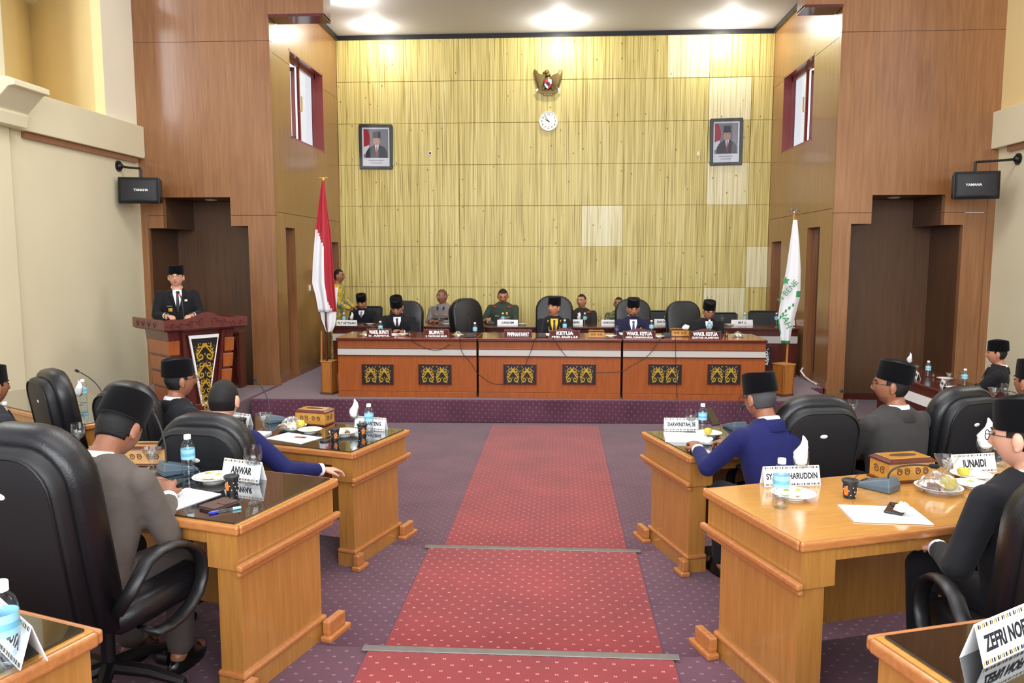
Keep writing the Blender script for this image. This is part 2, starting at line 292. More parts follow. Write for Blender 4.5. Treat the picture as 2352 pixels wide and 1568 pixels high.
def text_mesh(name, s, size, mats, parent=None, loc=(0,0,0), rot=(PI/2,0,0), ext=.0006, bold=0.0, align='CENTER', sx=1.0, spacing=1.0, width=None):
    cu = bpy.data.curves.new(name, 'FONT'); cu.body = s; cu.size = size; cu.extrude = ext; cu.offset = bold; cu.align_x = align; cu.align_y = 'CENTER'; cu.resolution_u = 3; cu.space_character = spacing
    t = bpy.data.objects.new(name, cu); link(t); dg = bpy.context.evaluated_depsgraph_get(); me = bpy.data.meshes.new_from_object(t.evaluated_get(dg)); bpy.data.objects.remove(t); bpy.data.curves.remove(cu)
    me.name = name; me.materials.clear(); me.materials.append(M[mats])
    xs = [v.co.x for v in me.vertices]
    if width and xs: sx = width/(max(xs)-min(xs))
    if sx != 1:
        for v in me.vertices: v.co.x *= sx
    o = bpy.data.objects.new(name, me); link(o); o.parent = parent; o.location = loc; o.rotation_euler = rot; return o
# ================================================================ THE SETTING
XL, XR, YB, YP = -4.10, 3.78, 14.6, 11.2          # stage side walls, back wall, pillar fronts
XLO, XRO = -6.08, 5.92                            # hall side walls
ZC = 6.17                                         # stage ceiling
T1, T2, T3, ST = .24, .39, .54, .31               # tiers and stage heights
Y1, Y2, Y3 = 5.02, 3.36, 1.86
def arc_tier(name, yc, z, zlow, y0=-3):
    """a tier whose front edge is bent like the rows of desks: straight in the aisle, swinging forward at both sides"""
    pts = [(-9, yc+2.3), (-1.05, yc+.02), (.62, yc+.02), (9, yc+2.6)]
    m = MB(); m.prism(pts+[(9, y0), (-9, y0)], zlow, z, 'z'); return struct(m.build(name, 'carpet_purple'))
m = MB(); m.box(-9, 9, 4, YB+.2, -.2, 0); floor = struct(m.build('floor', 'carpet_purple'))
arc_tier('floor_tier', Y1, T1, 0); arc_tier('floor_tier', Y2, T2, T1-.01); arc_tier('floor_tier', Y3, T3, T2-.01)
m = MB(); m.prism([(-4.06, 9.97), (3.60, 10.25), (3.60, YP+.1), (XR, YP+.1), (XR, YB), (XL, YB), (XL, YP-.05), (-4.06, YP-.05)], 0, ST, 'z')
struct(m.build('stage_floor', 'carpet_purple', bevel=.03, seg=3))
m = MB(); m.box(-6.0, -4.12, 8.75, 11.15, 0, .30); struct(m.build('lectern_platform', 'carpet_purple', bevel=.02))
# red runner in three lengths and the metal nosings between them
CX0, CX1 = -.855, .515
def runner(y0, y1, z, lab, dx=0):
    m = MB(); m.box(CX0+dx, CX1+dx, y0, y1, z-.004, z+.009); o = m.build('carpet_runner', 'carpet_red', bevel=.004); tag(o, lab, 'carpet'); return o
runner(Y1+.03, 9.96, 0, 'long red flecked runner leading from the first step to the stage')
runner(Y2+.03, Y1+.0, T1, 'red flecked runner between the two grey metal nosings')
runner(Y3+.03, Y2+.0, T2, 'red flecked runner on the step nearer than the wide grey nosing')
for k, (y, z, x0, x1, lab) in enumerate([(Y1, T1, CX0-.03, CX1+.03, 'thin grey metal stair nosing at the far end of the middle runner'), (Y2, T2, CX0-.03, CX1+.03, 'wide grey metal stair nosing across the runner, nearer the rows of desks')]):
    m = MB(); m.box(x0, x1, y-.032, y+.016, z+.008, z+.014); m.box(x0, x1, y+.012, y+.018, z-.05, z+.012); tag(m.build('stair_nosing', 'nosing', bevel=.003), lab, 'nosing')

# ---- back wall: a plain wall carrying separate bamboo-look boards
m = MB(); m.box(XL-.3, XR+.3, YB+.02, YB+.2, 0, ZC+.3); wb = struct(m.build('wall_back', 'yellow_paint'))
ph = .748; rows = [ZC-.07-ph*k for k in range(9)]
pm = {}
rnd = random.Random(3)
def wallboard(x0, x1, z0, z1, pale):
    key = (round(x1-x0, 3), round(z1-z0, 3), pale)
    if key not in pm:
        q = MB(); q.box(-(x1-x0)/2+.002, (x1-x0)/2-.002, -.012, .02, -(z1-z0)/2+.003, (z1-z0)/2-.003); pm[key] = q.mesh('wall_board', ('bamboo_pale' if pale else 'bamboo_yellow',))
    o = mk('wall_board', pm[key], wb, ((x0+x1)/2, YB, (z0+z1)/2), bevel=.004, seg=1)
    o.location.y += rnd.uniform(-.003, .003)
bw = .75; pales = {(0, 8), (3, 9), (4, 6), (1, 9), (6, 9), (5, 10)}
for r, zt in enumerate(rows):
    zb = max(ST, zt-ph); x = XL+.0; c = 0; off = (.75, .75, .75, .75, .75, .75, .75, .75, .75)[r]
    if zt-zb < .05: continue
    while x < XR-.02:
        x1 = min(XR, x+off); wallboard(x, x1, zb, zt, (r, c) in pales); x = x1; c += 1; off = bw
m = MB(); m.box(XL, XR, YB-.04, YB+.02, ZC-.08, ZC); m.box(XL, XL+.05, YP, YB, ZC-.08, ZC); m.box(XR-.05, XR, YP, YB, ZC-.08, ZC); struct(m.build('trim_1', 'black_trim'))
# ---- stage ceiling
m = MB(); m.box(XL-.1, XR+.1, 9.6, YB+.1, ZC, ZC+.15); struct(m.build('ceiling', 'ceiling_paint'))

m = MB(); m.box(-9, 9, -6, 9.6, 7.5, 7.6); struct(m.build('ceiling_hall', 'ceiling_paint'))
# ---- the two stage side walls: boards with joints, a doorway, a deep window
def wall_boards(name, side):
    s = -1 if side == 'left' else 1; X = XL if s < 0 else XR
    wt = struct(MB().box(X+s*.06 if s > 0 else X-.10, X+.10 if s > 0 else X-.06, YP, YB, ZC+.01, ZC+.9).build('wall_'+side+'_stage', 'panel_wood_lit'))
    doors = [(11.62, 12.06, 2.62)] if s < 0 else [(11.74, 12.34, 2.62), (13.72, 14.35, 2.45)]
    if s < 0: doors.append((13.75, 14.45, 2.45))
    win = (12.0, 13.72, 3.97, 5.30) if s < 0 else (12.30, 13.95, 3.92, 5.20)
    joints = [ST, 2.82, 5.06, 5.98] if s < 0 else [ST, 2.84, 5.14, 5.98]
    zs = sorted(set(joints+[win[2], win[3]]+[d[2] for d in doors]+[ZC])); ys = sorted(set([YP, YB, win[0], win[1]]+[d for q in doors for d in q[:2]]))
    def hole(y, z): return (win[0] < y < win[1] and win[2] < z < win[3]) or any(a < y < b and z < t for a, b, t in doors)
    # one board per joint band, with its openings left out
    bands = [(joints[0], joints[1]), (joints[1], joints[2]), (joints[2], ZC)]
    for z0, z1 in bands:
        q = MB(); zz = [z for z in zs if z0-1e-6 <= z <= z1+1e-6]
        for a, b in zip(ys, ys[1:]):
            for c, d in zip(zz, zz[1:]):
                if hole((a+b)/2, (c+d)/2): continue
                q.box(X+(s*.0 if s > 0 else -.06), X+(.06 if s > 0 else 0), max(a, YP+.081), b, c+(.003 if c == z0 else 0), d-(.003 if d == z1 else 0))
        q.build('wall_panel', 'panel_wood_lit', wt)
    # solid masonry behind the boards keeps daylight out, leaves the same openings
    q = MB()
    zz = [0]+zs
    for a, b in zip(ys, ys[1:]):
        for c, d in zip(zz, zz[1:]):
            if win[0] < (a+b)/2 < win[1] and win[2] < (c+d)/2 < win[3]: continue
            if any(u < (a+b)/2 < v and (c+d)/2 < t for u, v, t in doors): continue
            q.box(*sorted((X+s*.061, X+s*.20)), max(a, YP+.10), b, c, d)
    q.build('wall_core', 'recess_wood_shaded', wt)
    for i, (a, b, t) in enumerate(doors):
        q = MB(); q.box(*sorted((X+s*.13, X+s*.16)), a, b, ST, t); q.box(*sorted((X-s*.002, X+s*.129)), a, a+.012, ST, t); q.box(*sorted((X-s*.002, X+s*.129)), b-.012, b, ST, t); q.box(*sorted((X-s*.002, X+s*.129)), a+.0121, b-.0121, t-.012, t); q.box(*sorted((X, X+s*.16)), a, b, ST-.05, ST)
        q.build('doorway_lining', 'panel_wood', wt)
        q = MB(); q.box(*sorted((X+s*.115, X+s*.13)), a, b, ST, ST+.10); q.build('skirting', 'panel_wood', wt)
    q = MB(); a0 = YP
    for a, b in [(YP+.0, doors[0][0]), (doors[0][1], doors[1][0] if len(doors) > 1 else YB), (doors[1][1], YB)]:
        q.box(*sorted((X, X-s*.015)), a+.002, b-.002, ST, ST+.09)
    q.build('baseboard_'+side, 'panel_wood', wt)
    # window: lining, casements (one open), panes
    w = struct(bpy.data.objects.new('window_1' if s < 0 else 'window_2', None)); link(w); w.location = (X, (win[0]+win[1])/2, win[2])
    hw = (win[1]-win[0])/2; hz = win[3]-win[2]
    q = MB(); o0, o1 = sorted((s*.0, s*.20))
    q.box(o0, o1, -hw, -hw+.03, 0, hz); q.box(o0, o1, hw-.03, hw, 0, hz); q.box(o0, o1, -hw, hw, 0, .03); q.box(o0, o1, -hw, hw, hz-.03, hz); q.build('window_lining', 'red_frame', w)
    f0, f1 = sorted((s*.13, s*.17)); q = MB()
    for yy in (-hw+.03, -.02, hw-.07): q.box(f0, f1, yy, yy+.04, .03, hz-.03)
    q.box(f0, f1, -hw+.03, hw-.03, .03, .09); q.box(f0, f1, -hw+.03, hw-.03, hz-.09, hz-.03); q.build('window_frame', 'red_frame', w)
    for yy in (hw/2,):
        q = MB(); q.box(min(s*.15, s*.155), max(s*.15, s*.155), yy-hw/2+.06, yy+hw/2-.06, .09, hz-.09); q.build('pane', 'pane', w)
    q = MB(); ang = R(-62 if s < 0 else 62)
    # the casement pushed outwards, hinged at the far side
    cs = struct(bpy.data.objects.new('casement', None)); link(cs); del cs['kind']; cs.parent = w; cs.location = (s*.20, -.03, 0); cs.rotation_euler = (0, 0, ang)
    q.box(-.02, .02, -hw+.12, -hw+.18, .09, hz-.09); q.box(-.02, .02, -.06, 0, .09, hz-.09); q.box(-.02, .02, -hw+.12, 0, .09, .15); q.box(-.02, .02, -hw+.12, 0, hz-.15, hz-.09); q.build('casement_frame', 'red_frame', cs)
    q = MB(); q.tube([(s*.13, -.05, .55), (s*.08, -.06, .55), (s*.08, -.06, .78)], .012, 6); q.build('latch', 'gold', w)
    return wt
wall_boards('wall', 'left'); wall_boards('wall', 'right')

# ---- the two big front piers with the stepped doorway
def pier(side):
    s = -1 if side == 'left' else 1; xi = XL if s < 0 else XR; xo = XLO if s < 0 else XRO
    root = struct(bpy.data.objects.new('wall_front_'+side, None)); link(root)
    root.location = (0, 0, 0)
    # stepped opening (in x, from the inner edge outwards): jamb, low step, high middle, low step, jamb
    if s < 0: e = [Py(p, 520, YP).x for p in (570, 531, 376, 335)]; zt = [Py(550, 519, YP).z, Py(450, 453, YP).z, Py(355, 524, YP).z]
    else: e = [Py(p, 515, YP).x for p in (1955, 2001, 2168, 2212)]; zt = [Py(1975, 514, YP).z, Py(2080, 447, YP).z, Py(2190, 516, YP).z]
    xs = [xi]+e+[xo]; jz = [0, Py(640, 494, YP).z, Py(625, 93, YP).z, 7.4]
    if s > 0: jz[2] = Py(1910, 74, YP).z; jz[1] = Py(1900, 489, YP).z
    tops = [0, zt[0], zt[1], zt[2], 0]
    def cols(z0, z1, name, mt):
        q = MB()
        for i in range(5):
            a, b = sorted((xs[i], xs[i+1])); lo = max(z0, tops[i])
            if lo < z1: q.box(a, b, YP, YP+.08, lo+(.003 if lo == z0 else 0), z1-.003)
        q.build(name, mt, root)
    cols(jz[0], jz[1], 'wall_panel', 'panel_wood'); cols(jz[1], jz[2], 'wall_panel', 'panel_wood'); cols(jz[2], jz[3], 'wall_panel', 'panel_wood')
    a, b = sorted((xi, xo)); D = .95
    q = MB(); q.box(a+(.12 if s > 0 else -.02), b+(.02 if s > 0 else -.12), YP+D, YP+D+.06, 0, zt[1]+.1); q.build('recess_back', 'recess_wood_shaded', root)
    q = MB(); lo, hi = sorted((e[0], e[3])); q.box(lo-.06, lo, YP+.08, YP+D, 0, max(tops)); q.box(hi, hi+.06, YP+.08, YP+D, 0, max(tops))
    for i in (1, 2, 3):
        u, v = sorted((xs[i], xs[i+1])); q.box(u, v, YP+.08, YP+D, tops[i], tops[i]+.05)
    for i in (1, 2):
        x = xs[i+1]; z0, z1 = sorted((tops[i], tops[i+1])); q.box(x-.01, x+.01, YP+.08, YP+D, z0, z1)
    q.build('recess_lining', 'recess_wood_shaded', root)
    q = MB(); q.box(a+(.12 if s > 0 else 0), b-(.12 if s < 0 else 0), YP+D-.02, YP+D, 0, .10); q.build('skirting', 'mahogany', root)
    # pier edge trim and the boxed header high beside the ceiling
    q = MB(); q.box(*sorted((xo, xo-s*.10)), YP-.02, YP+.06, 0, Py(320, 360, YP).z); q.build('edge_board', 'panel_wood', root)
    q = MB(); hx = XL+.80 if s < 0 else XR-.52; zz = Py(700, 38, YP).z if s < 0 else Py(1850, 18, YP).z
    q.box(*sorted((xi, hx)), YP-.05, YP+.30, zz, 7.4); q.build('header_box', 'panel_wood', root, bevel=.006)
    q = MB(); q.box(*sorted((xi-s*.01, hx+s*.0)), YP-.056, YP+.306, zz-.012, zz+.025); q.build('header_edge', 'mahogany', root)
    q = MB(); q.ball((sum(e[1:3])/2, YP+.5, zt[1]-.0), (.09, .09, .02), mi=0); o = q.build('recess_lamp', 'lamp_ring', root, smooth=True)
    return root
pier('left'); pier('right')

# ---- left hall wall: lower wall, beam, niche above, column with bracket
zb0 = Px(320, 362, XLO).z; zb1 = Px(320, 293, XLO).z
m = MB(); m.box(XLO-.12, XLO, 3.0, YP+.1, 0, zb0); struct(m.build('wall_left', 'cream_paint'))
m = MB(); m.box(XLO-.2, XLO+.10, 3.0, YP, zb0-.02, zb1); struct(m.build('beam_left', 'cream_paint', bevel=.01))
m = MB(); m.box(XLO+.0, XLO+.05, 8.7, YP-.1, zb0-.09, zb0-.02); struct(m.build('trim_2', 'panel_wood'))
m = MB(); m.box(XLO-.12, XLO, 10.42, YP+.1, zb1-.01, 7.4); struct(m.build('wall_left_upper', 'white_and_daylit_paint'))  # window daylight on this upper wall is put into its brighter colour
m = MB(); m.prism([(XLO, 10.42), (-7.62, 11.32), (-7.70, 11.25), (XLO-.1, 10.36)], zb1-.3, 7.4, 'z'); struct(m.build('wall_niche', 'yellow_paint'))
m = MB(); m.prism([(-7.62, 11.32), (-6.9, 9.5), (-6.98, 9.46), (-7.72, 11.32)], zb1-.3, 7.4, 'z'); struct(m.build('wall_niche', 'yellow_paint'))
zn = Py(72, 16, 11.25).z
m = MB(); d1 = Vector((XLO+7.62, 10.42-11.32, 0)).normalized(); d2 = Vector((-6.9+7.62, 9.5-11.32, 0)).normalized()
for d, n in ((d1, Vector((.5, -.5, 0)).normalized()), (d2, Vector((.9, .35, 0)).normalized())):
    for w, h in ((.10, .05), (.16, .12)):
        a = Vector((-7.62, 11.32, zn+.12-h)); b = a+d*1.9
        q = [a, b, b+n*w, a+n*w]; m.add(q+[v+Vector((0,0,.05)) for v in q], [(3,2,1,0), (4,5,6,7), (0,1,5,4), (1,2,6,5), (2,3,7,6), (3,0,4,7)])
struct(m.build('trim_3', 'white_and_daylit_paint'))
m = MB(); m.box(-9.0, XLO-.02, 9.4, 12.4, zn+.14, zn+.2); struct(m.build('ceiling_niche', 'ceiling_paint'))
# column and its moulded bracket
cx = Py(42, 600, 8.45).x
m = MB(); m.box(cx-.55, cx, 8.0, 8.45, 0, 7.4); col_ = struct(m.build('column_left', 'cream_paint', bevel=.01))
bz = [Py(60, p, 8.45).z for p in (293, 262, 215, 198)]
m = MB(); m.prism([(cx-.5, bz[0]), (cx+.16, bz[0]), (cx+.19, bz[1]-.02), (cx+.17, bz[1]), (cx+.37, bz[2]-.02), (cx+.44, bz[2]-.01), (cx+.44, bz[3]-.03), (cx+.36, bz[3]+.0), (cx-.5, bz[3]+.03)], 7.95, 8.52, 'y'); m.build('bracket', 'cream_paint', col_, bevel=.008)
# ---- right hall wall
zr0 = Px(2242, 352, XRO).z; zr1 = Px(2242, 276, XRO).z
m = MB(); m.box(XRO, XRO+.12, 3.0, YP+.1, 0, zr0); struct(m.build('wall_right', 'cream_paint'))
m = MB(); m.box(XRO-.10, XRO+.2, 3.0, YP, zr0-.02, zr1); struct(m.build('beam_right', 'cream_paint', bevel=.01))
m = MB(); m.box(XRO, XRO+.12, 9.3, YP+.1, zr1-.01, 7.4); m.box(XRO, XRO+.12, 3.0, 6.7, zr1-.01, 7.4); m.box(XRO, XRO+.12, 6.7, 9.3, 6.6, 7.4); struct(m.build('wall_right_upper', 'yellow_paint'))
m = MB(); m.box(XRO-.05, XRO, 9, YP-.3, zr0-.09, zr0-.02); struct(m.build('trim_4', 'panel_wood'))

# ---- ceiling downlights over the dais
def downlight(px, py, lab, power):
    p = Pz(px, py, ZC-.002); t = thing('ceiling_downlight', lab, 'ceiling light', (p.x, p.y, ZC), 0, 'downlights over the dais')
    q = MB(); q.lathe([(.085, -.012), (.115, -.012), (.12, .0), (.085, .0)], 24, cap=False); q.build('trim_ring', 'lamp_ring', t, smooth=True)
    q = MB(); q.lathe([(.0005, -.035), (.03, -.030), (.055, -.012), (.06, -.001), (.0005, -.001)], 24); q.build('bulb', 'lamp_glow', t, smooth=True)
    l = bpy.data.lights.new('lamp_light', 'POINT'); l.energy = power; l.shadow_soft_size = .06; l.color = (1, .96, .88)
    o = bpy.data.objects.new('lamp_light', l); link(o); o.parent = t; o.location = (0, 0, -.14)
downlight(856, 60, 'round ceiling downlight near the corner above the red and white flag', 28)
downlight(1287, 48, 'round ceiling downlight straight above the wall emblem', 46)
downlight(1682, 46, 'round ceiling downlight above the pale wall boards', 46)
downlight(800, -3, 'round ceiling downlight nearer the front of the stage ceiling', 28)
# ================================================================ scroll ornament shared by dais, back table and lectern
def spiral(c, r0, r1, a0, a1, n=26):
    return [(c[0]+(r0+(r1-r0)*i/n)*math.cos(a0+(a1-a0)*i/n), c[1]+(r0+(r1-r0)*i/n)*math.sin(a0+(a1-a0)*i/n)) for i in range(n+1)]
def scroll_motif():
    """one mirrored vine: two S scrolls that cross in the middle, inside a unit square in x,z"""
    m = MB()
    for s in (1, -1):
        a = spiral((.24, .27), .03, .18, R(170), R(170)-2*PI*1.15, 30)
        b = [(a[-1][0]+(-.30-a[-1][0])*t, a[-1][1]+(-.10-a[-1][1])*t) for t in [i/8 for i in range(1, 9)]]
        c0 = (-.23, -.30); c = spiral(c0, .20, .03, R(110), R(110)+2*PI*1.3, 34)
        pts = a+b[:-1]+c
        m.ribbon([(s*x, 0, z) for x, z in pts], [.055+.035*math.sin(PI*i/len(pts)) for i in range(len(pts))], .02)
        o = spiral((.36, .10), .02, .10, R(20), R(20)+2*PI*.9, 14); m.ribbon([(s*x, 0, z) for x, z in o], .055, .018)
        o = spiral((.34, -.06), .02, .11, R(180), R(180)-2*PI*.8, 14); m.ribbon([(s*x, 0, z) for x, z in o], .055, .018)
        for tip in [((.33, .43), (.46, .50)), ((.30, -.46), (.44, -.52)), ((.44, .24), (.52, .14)), ((.42, -.2), (.52, -.12))]:
            m.ribbon([(s*tip[0][0], 0, tip[0][1]), (s*(tip[0][0]+tip[1][0])/2, 0, (tip[0][1]+tip[1][1])/2+.01), (s*tip[1][0], 0, tip[1][1])], [.07, .045, .012], .016)
    m.ribbon([(0, 0, .10), (0, 0, .16), (0, 0, .22)], [.02, .06, .015], .02); m.ribbon([(0, 0, -.14), (0, 0, -.19), (0, 0, -.26)], [.02, .07, .015], .02)
    return m
GOLD_SCROLL = scroll_motif().mesh('scroll', ('gold',)); WHITE_SCROLL = scroll_motif().mesh('scroll', ('white_plastic',))
def plaque(parent, cx, y, cz, w, h, scroll, n=2):
    q = MB(); q.box(-w/2, w/2, -.012, 0, -h/2, h/2); p = q.build('ornament_plaque', 'plaque_black', parent, (cx, y, cz), bevel=.004)
    q = MB()
    for a in [(-w/2-.008, w/2+.008, h/2-.002, h/2+.008), (-w/2-.008, w/2+.008, -h/2-.008, -h/2+.002), (-w/2-.008, -w/2+.002, -h/2, h/2), (w/2-.002, w/2+.008, -h/2, h/2)]: q.box(a[0], a[1], -.018, 0, a[2], a[3])
    q.build('plaque_rim', 'mahogany', p)
    for k in range(n):
        o = mk('scroll', scroll, p, ((k-(n-1)/2)*w*.44, -.012, 0)); o.scale = (w*.40, .5, h*.86)

# ================================================================ dais desks (three units in a row) and the table behind
DY = 10.23
dz = {k: Py(1270, k, DY).z for k in (777, 783, 803, 818, 822, 902)}
DTOP = dz[777]
def dais_desk(x0, x1, lab, plq, group):
    t = thing('dais_desk', lab, 'desk', ((x0+x1)/2, DY, ST), 0, group); w = (x1-x0)/2; Z = lambda k: dz[k]-ST
    q = MB(); q.box(-w-.01, w+.01, -.07, .78, DTOP-ST-.012, DTOP-ST); q.build('desk_top', 'dais_top_wood', t, bevel=.005)
    q = MB(); q.box(-w-.01, w+.01, -.06, .78, DTOP-ST-.04, DTOP-ST-.0125); q.build('top_moulding', 'mahogany', t, bevel=.01)
    q = MB(); q.box(-w, w, .0, .03, Z(803), DTOP-ST-.0405); q.build('upper_panel', 'dais_wood', t)
    q = MB(); q.box(-w, w, -.012, .03, Z(818), Z(803)-.001); q.build('grey_band', 'band_grey', t, bevel=.003)
    q = MB(); q.box(-w, w, -.018, .03, Z(803)-.0009, Z(803)+.008); q.box(-w, w, -.018, .03, Z(818)-.010, Z(818)-.001); q.build('band_fillet', 'mahogany', t)
    q = MB(); q.box(-w, w, .0, .03, Z(902)+.002, Z(818)-.0105); q.build('front_panel', 'dais_wood', t)
    q = MB(); q.box(-w, w, -.012, .03, 0, Z(902)-.002); q.build('base_panel', 'dais_wood', t, bevel=.003)
    for sx in (-1, 1):
        q = MB(); q.box(*sorted((sx*w, sx*(w-.03))), .031, .70, 0, DTOP-ST-.041); q.build('side_panel', 'dais_wood', t)
    for a, b in plq:
        xa, xb = Py(a, 858, DY).x, Py(b, 858, DY).x; z0, z1 = Py(a, 881, DY).z, Py(a, 837, DY).z
        plaque(t, (xa+xb)/2-(x0+x1)/2, -.0, (z0+z1)/2-ST, xb-xa, z1-z0, GOLD_SCROLL)
    return t
gx1, gx2 = Py(1097, 850, DY).x, Py(1428, 850, DY).x; dx0, dx1 = Py(777, 850, DY).x, Py(1757, 850, DY).x
GD = 'three dais desks with gold ornaments'
dais_desk(dx0, gx1-.015, 'reddish wooden dais desk with gold ornament plaques, next to the red and white flag', [(833, 903), (963, 1036)], GD)
dais_desk(gx1+.015, gx2-.015, 'reddish wooden dais desk with gold ornament plaques, middle of the three', [(1158, 1231), (1293, 1367)], GD)
dais_desk(gx2+.015, dx1, 'reddish wooden dais desk with gold ornament plaques, next to the white and green flag', [(1490, 1564), (1626, 1699)], GD)
BY = 12.3; BT = Py(1270, 750, BY).z; bx0, bx1 = Py(764, 800, BY).x, Py(1832, 800, BY).x
def back_table(x0, x1, lab):
    t = thing('back_table', lab, 'table', ((x0+x1)/2, BY, ST), 0, 'tables behind the dais'); w = (x1-x0)/2; T = BT-ST
    q = MB(); q.box(-w, w, -.05, .65, T-.035, T); q.build('table_top', 'mahogany', t, bevel=.008)
    q = MB(); q.box(-w+.01, w-.01, 0, .03, .0, T-.036); q.build('front_panel', 'mahogany', t)
    q = MB(); q.box(-w+.01, w-.01, -.012, -.0005, T-.24, T-.13); q.build('grey_band', 'band_grey', t)
    for sx in (-1, 1):
        q = MB(); q.box(*sorted((sx*(w-.04), sx*(w-.01))), .031, .6, 0, T-.036); q.build('side_panel', 'mahogany', t)
    for fx in ((-.5, .5)): plaque(t, w*fx*1.5 if x0 < 1 else w*(fx*1.0+.0), 0, .32, .42, .30, WHITE_SCROLL)
    return t
xs_ = [bx0, bx0+(bx1-bx0)/3, bx0+2*(bx1-bx0)/3, bx1]
back_table(xs_[0], xs_[1]-.004, 'dark mahogany table behind the dais where the police officer sits'); back_table(xs_[1]+.004, xs_[2]-.004, 'dark mahogany table behind the dais, behind the man in gold trimmed robe')
back_table(xs_[2]+.004, xs_[3], 'dark mahogany table behind the dais with mesh chairs, beside the white and green flag')

# ================================================================ members' desks on the tiers
def member_desk(corner, z, rz, side, L, lab, glass=True, D=.715, H=.735, group="members' desks in curved rows"):
    """origin = aisle-side corner nearest the sitter; side -1 runs to the left, +1 to the right"""
    t = thing('conference_desk', lab, 'desk', (corner[0], corner[1], z), rz, group); s = side
    def B(m, x0, x1, *a): a0, a1 = sorted((s*x0, s*x1)); m.box(a0, a1, *a); return m
    q = B(MB(), .012, L-.012, .012, D-.012, H-.035, H-.001); q.build('desk_top', 'desk_top_wood', t)
    q = MB(); r = .0185; zz = H-.018
    B(q, 0, L, -.006, .0118, H-.037, H); B(q, 0, L, D-.0118, D+.006, H-.037, H); B(q, -.006, .0118, .0119, D-.0119, H-.037, H); B(q, L-.0118, L+.006, .0119, D-.0119, H-.037, H); q.build('edge_moulding', 'moulding_wood', t, bevel=.012, seg=3)
    if glass: q = B(MB(), .03, L-.03, .022, D-.022, H-.0008, H+.006); q.build('glass_top', 'glass_black', t, bevel=.0015, seg=1)
    for e0, e1, f in ((0, .16, 1), (L, L-.16, -1)):
        q = B(MB(), e0+f*.02, e0+f*.17, .02, D-.02, .545, H-.0372); q.build('end_box', 'desk_wood', t)
        q = B(MB(), e0-f*.012, e0+f*.0198, -.004, D+.004, .548, .578); B(q, e0+f*.006, e0+f*.03, .008, D-.03, .520, .5449); q.build('lower_moulding', 'moulding_wood', t, bevel=.011, seg=3)
        q = B(MB(), e0+f*.031, e0+f*.14, .04, D-.12, .10, .5447); q.build('end_panel', 'desk_wood', t)
        q = B(MB(), e0+f*.012, e0+f*.15, .025, D-.10, .082, .108); q.build('base_moulding', 'moulding_wood', t, bevel=.010, seg=3)
        q = B(MB(), e0+f*.02, e0+f*.145, .03, D-.105, 0, .0818); q.build('plinth', 'desk_wood', t)
        for y0, y1 in ((-.015, .06), (D-.15, D-.01)):
            q = B(MB(), e0-f*.03, e0+f*.011, y0, y1, .028, .095); B(q, e0-f*.05, e0+f*.0112, y0-.02, y1+.02, 0, .029); q.build('foot', 'moulding_wood', t, bevel=.008, seg=2)
    q = B(MB(), .171, L-.171, .03, .055, .64, H-.0372); q.build('apron', 'desk_wood', t)
    q = B(MB(), .141, L-.141, D-.10, D-.075, .06, H-.0372); q.build('modesty_panel', 'desk_wood', t)
    return t
L1 = ((-1.25, 4.62), T1, R(-17.7)); L2 = ((-1.243, 2.885), T2, R(-16.4)); L3 = ((-1.326, 1.07), T3, R(-18.5))
R1 = ((.785, 4.657), T1, R(17.5)); R2 = ((.893, 2.842), T2, R(19.3)); R3 = ((.958, 1.149), T3, R(18))
H1, H2, H3 = T1+.741, T2+.741, T3+.741; H2R = T2+.735
member_desk(L1[0], L1[1], L1[2], -1, 2.05, 'light wooden desk with black glass top of the bareheaded man in bright blue suit')
member_desk(L2[0], L2[1], L2[2], -1, 2.05, 'light wooden desk with black glass top where the man in taupe suit leans')
member_desk(L3[0], L3[1], L3[2], -1, 1.9, 'light wooden desk corner with black glass top and one bottle, on the highest left step')
member_desk(R1[0], R1[1], R1[2], 1, 2.05, 'light wooden desk with black glass top where the man in royal blue suit writes')
member_desk(R2[0], R2[1], R2[2], 1, 2.05, 'light wooden desk with bare polished wooden top and no glass', glass=False)
member_desk(R3[0], R3[1], R3[2], 1, 1.9, 'light wooden desk corner with black glass top and large tilted name card')
def along(desk, side, d, extra):
    c, z, rz = desk; return (c[0]+side*math.cos(rz)*d, c[1]+side*math.sin(rz)*d), z, rz-side*0+extra
c_, z_, r_ = along(L1, -1, 2.24, R(-13)); member_desk(c_, z_, r_, -1, 2.0, 'light wooden desk with black glass top, beyond the empty chair by the cream wall')
c_, z_, r_ = along(R1, 1, 2.24, R(13)); member_desk(c_, z_, r_, 1, 1.25, 'light wooden desk with black glass top, beyond the man in dark grey suit')

# ---- long mahogany table by the right-hand wall
RTZ = .76
a = Pz(2072, 868, RTZ); b = Pz(2352, 958, RTZ); dv = (b-a); dv.z = 0; ang = math.atan2(dv.y, dv.x)
t = thing('side_table', 'dark mahogany side table with white band near the right wall, with small name cards', 'table', (a.x, a.y, 0), ang)
Ls = 3.2; a = a-dv.normalized()*.7; t.location = (a.x, a.y, 0)
q = MB(); q.box(0, Ls, 0, .62, RTZ-.035, RTZ); q.build('table_top', 'mahogany', t, bevel=.008)
q = MB(); q.box(.02, Ls-.02, .03, .06, 0, RTZ-.036); q.build('front_panel', 'mahogany', t)
q = MB(); q.box(.02, Ls-.02, .018, .0295, RTZ-.24, RTZ-.13); q.build('white_band', 'white_plastic', t)
for x in (.02, Ls-.05): q = MB(); q.box(x, x+.03, .061, .58, 0, RTZ-.036); q.build('side_panel', 'mahogany', t)
SIDE_ANG = ang

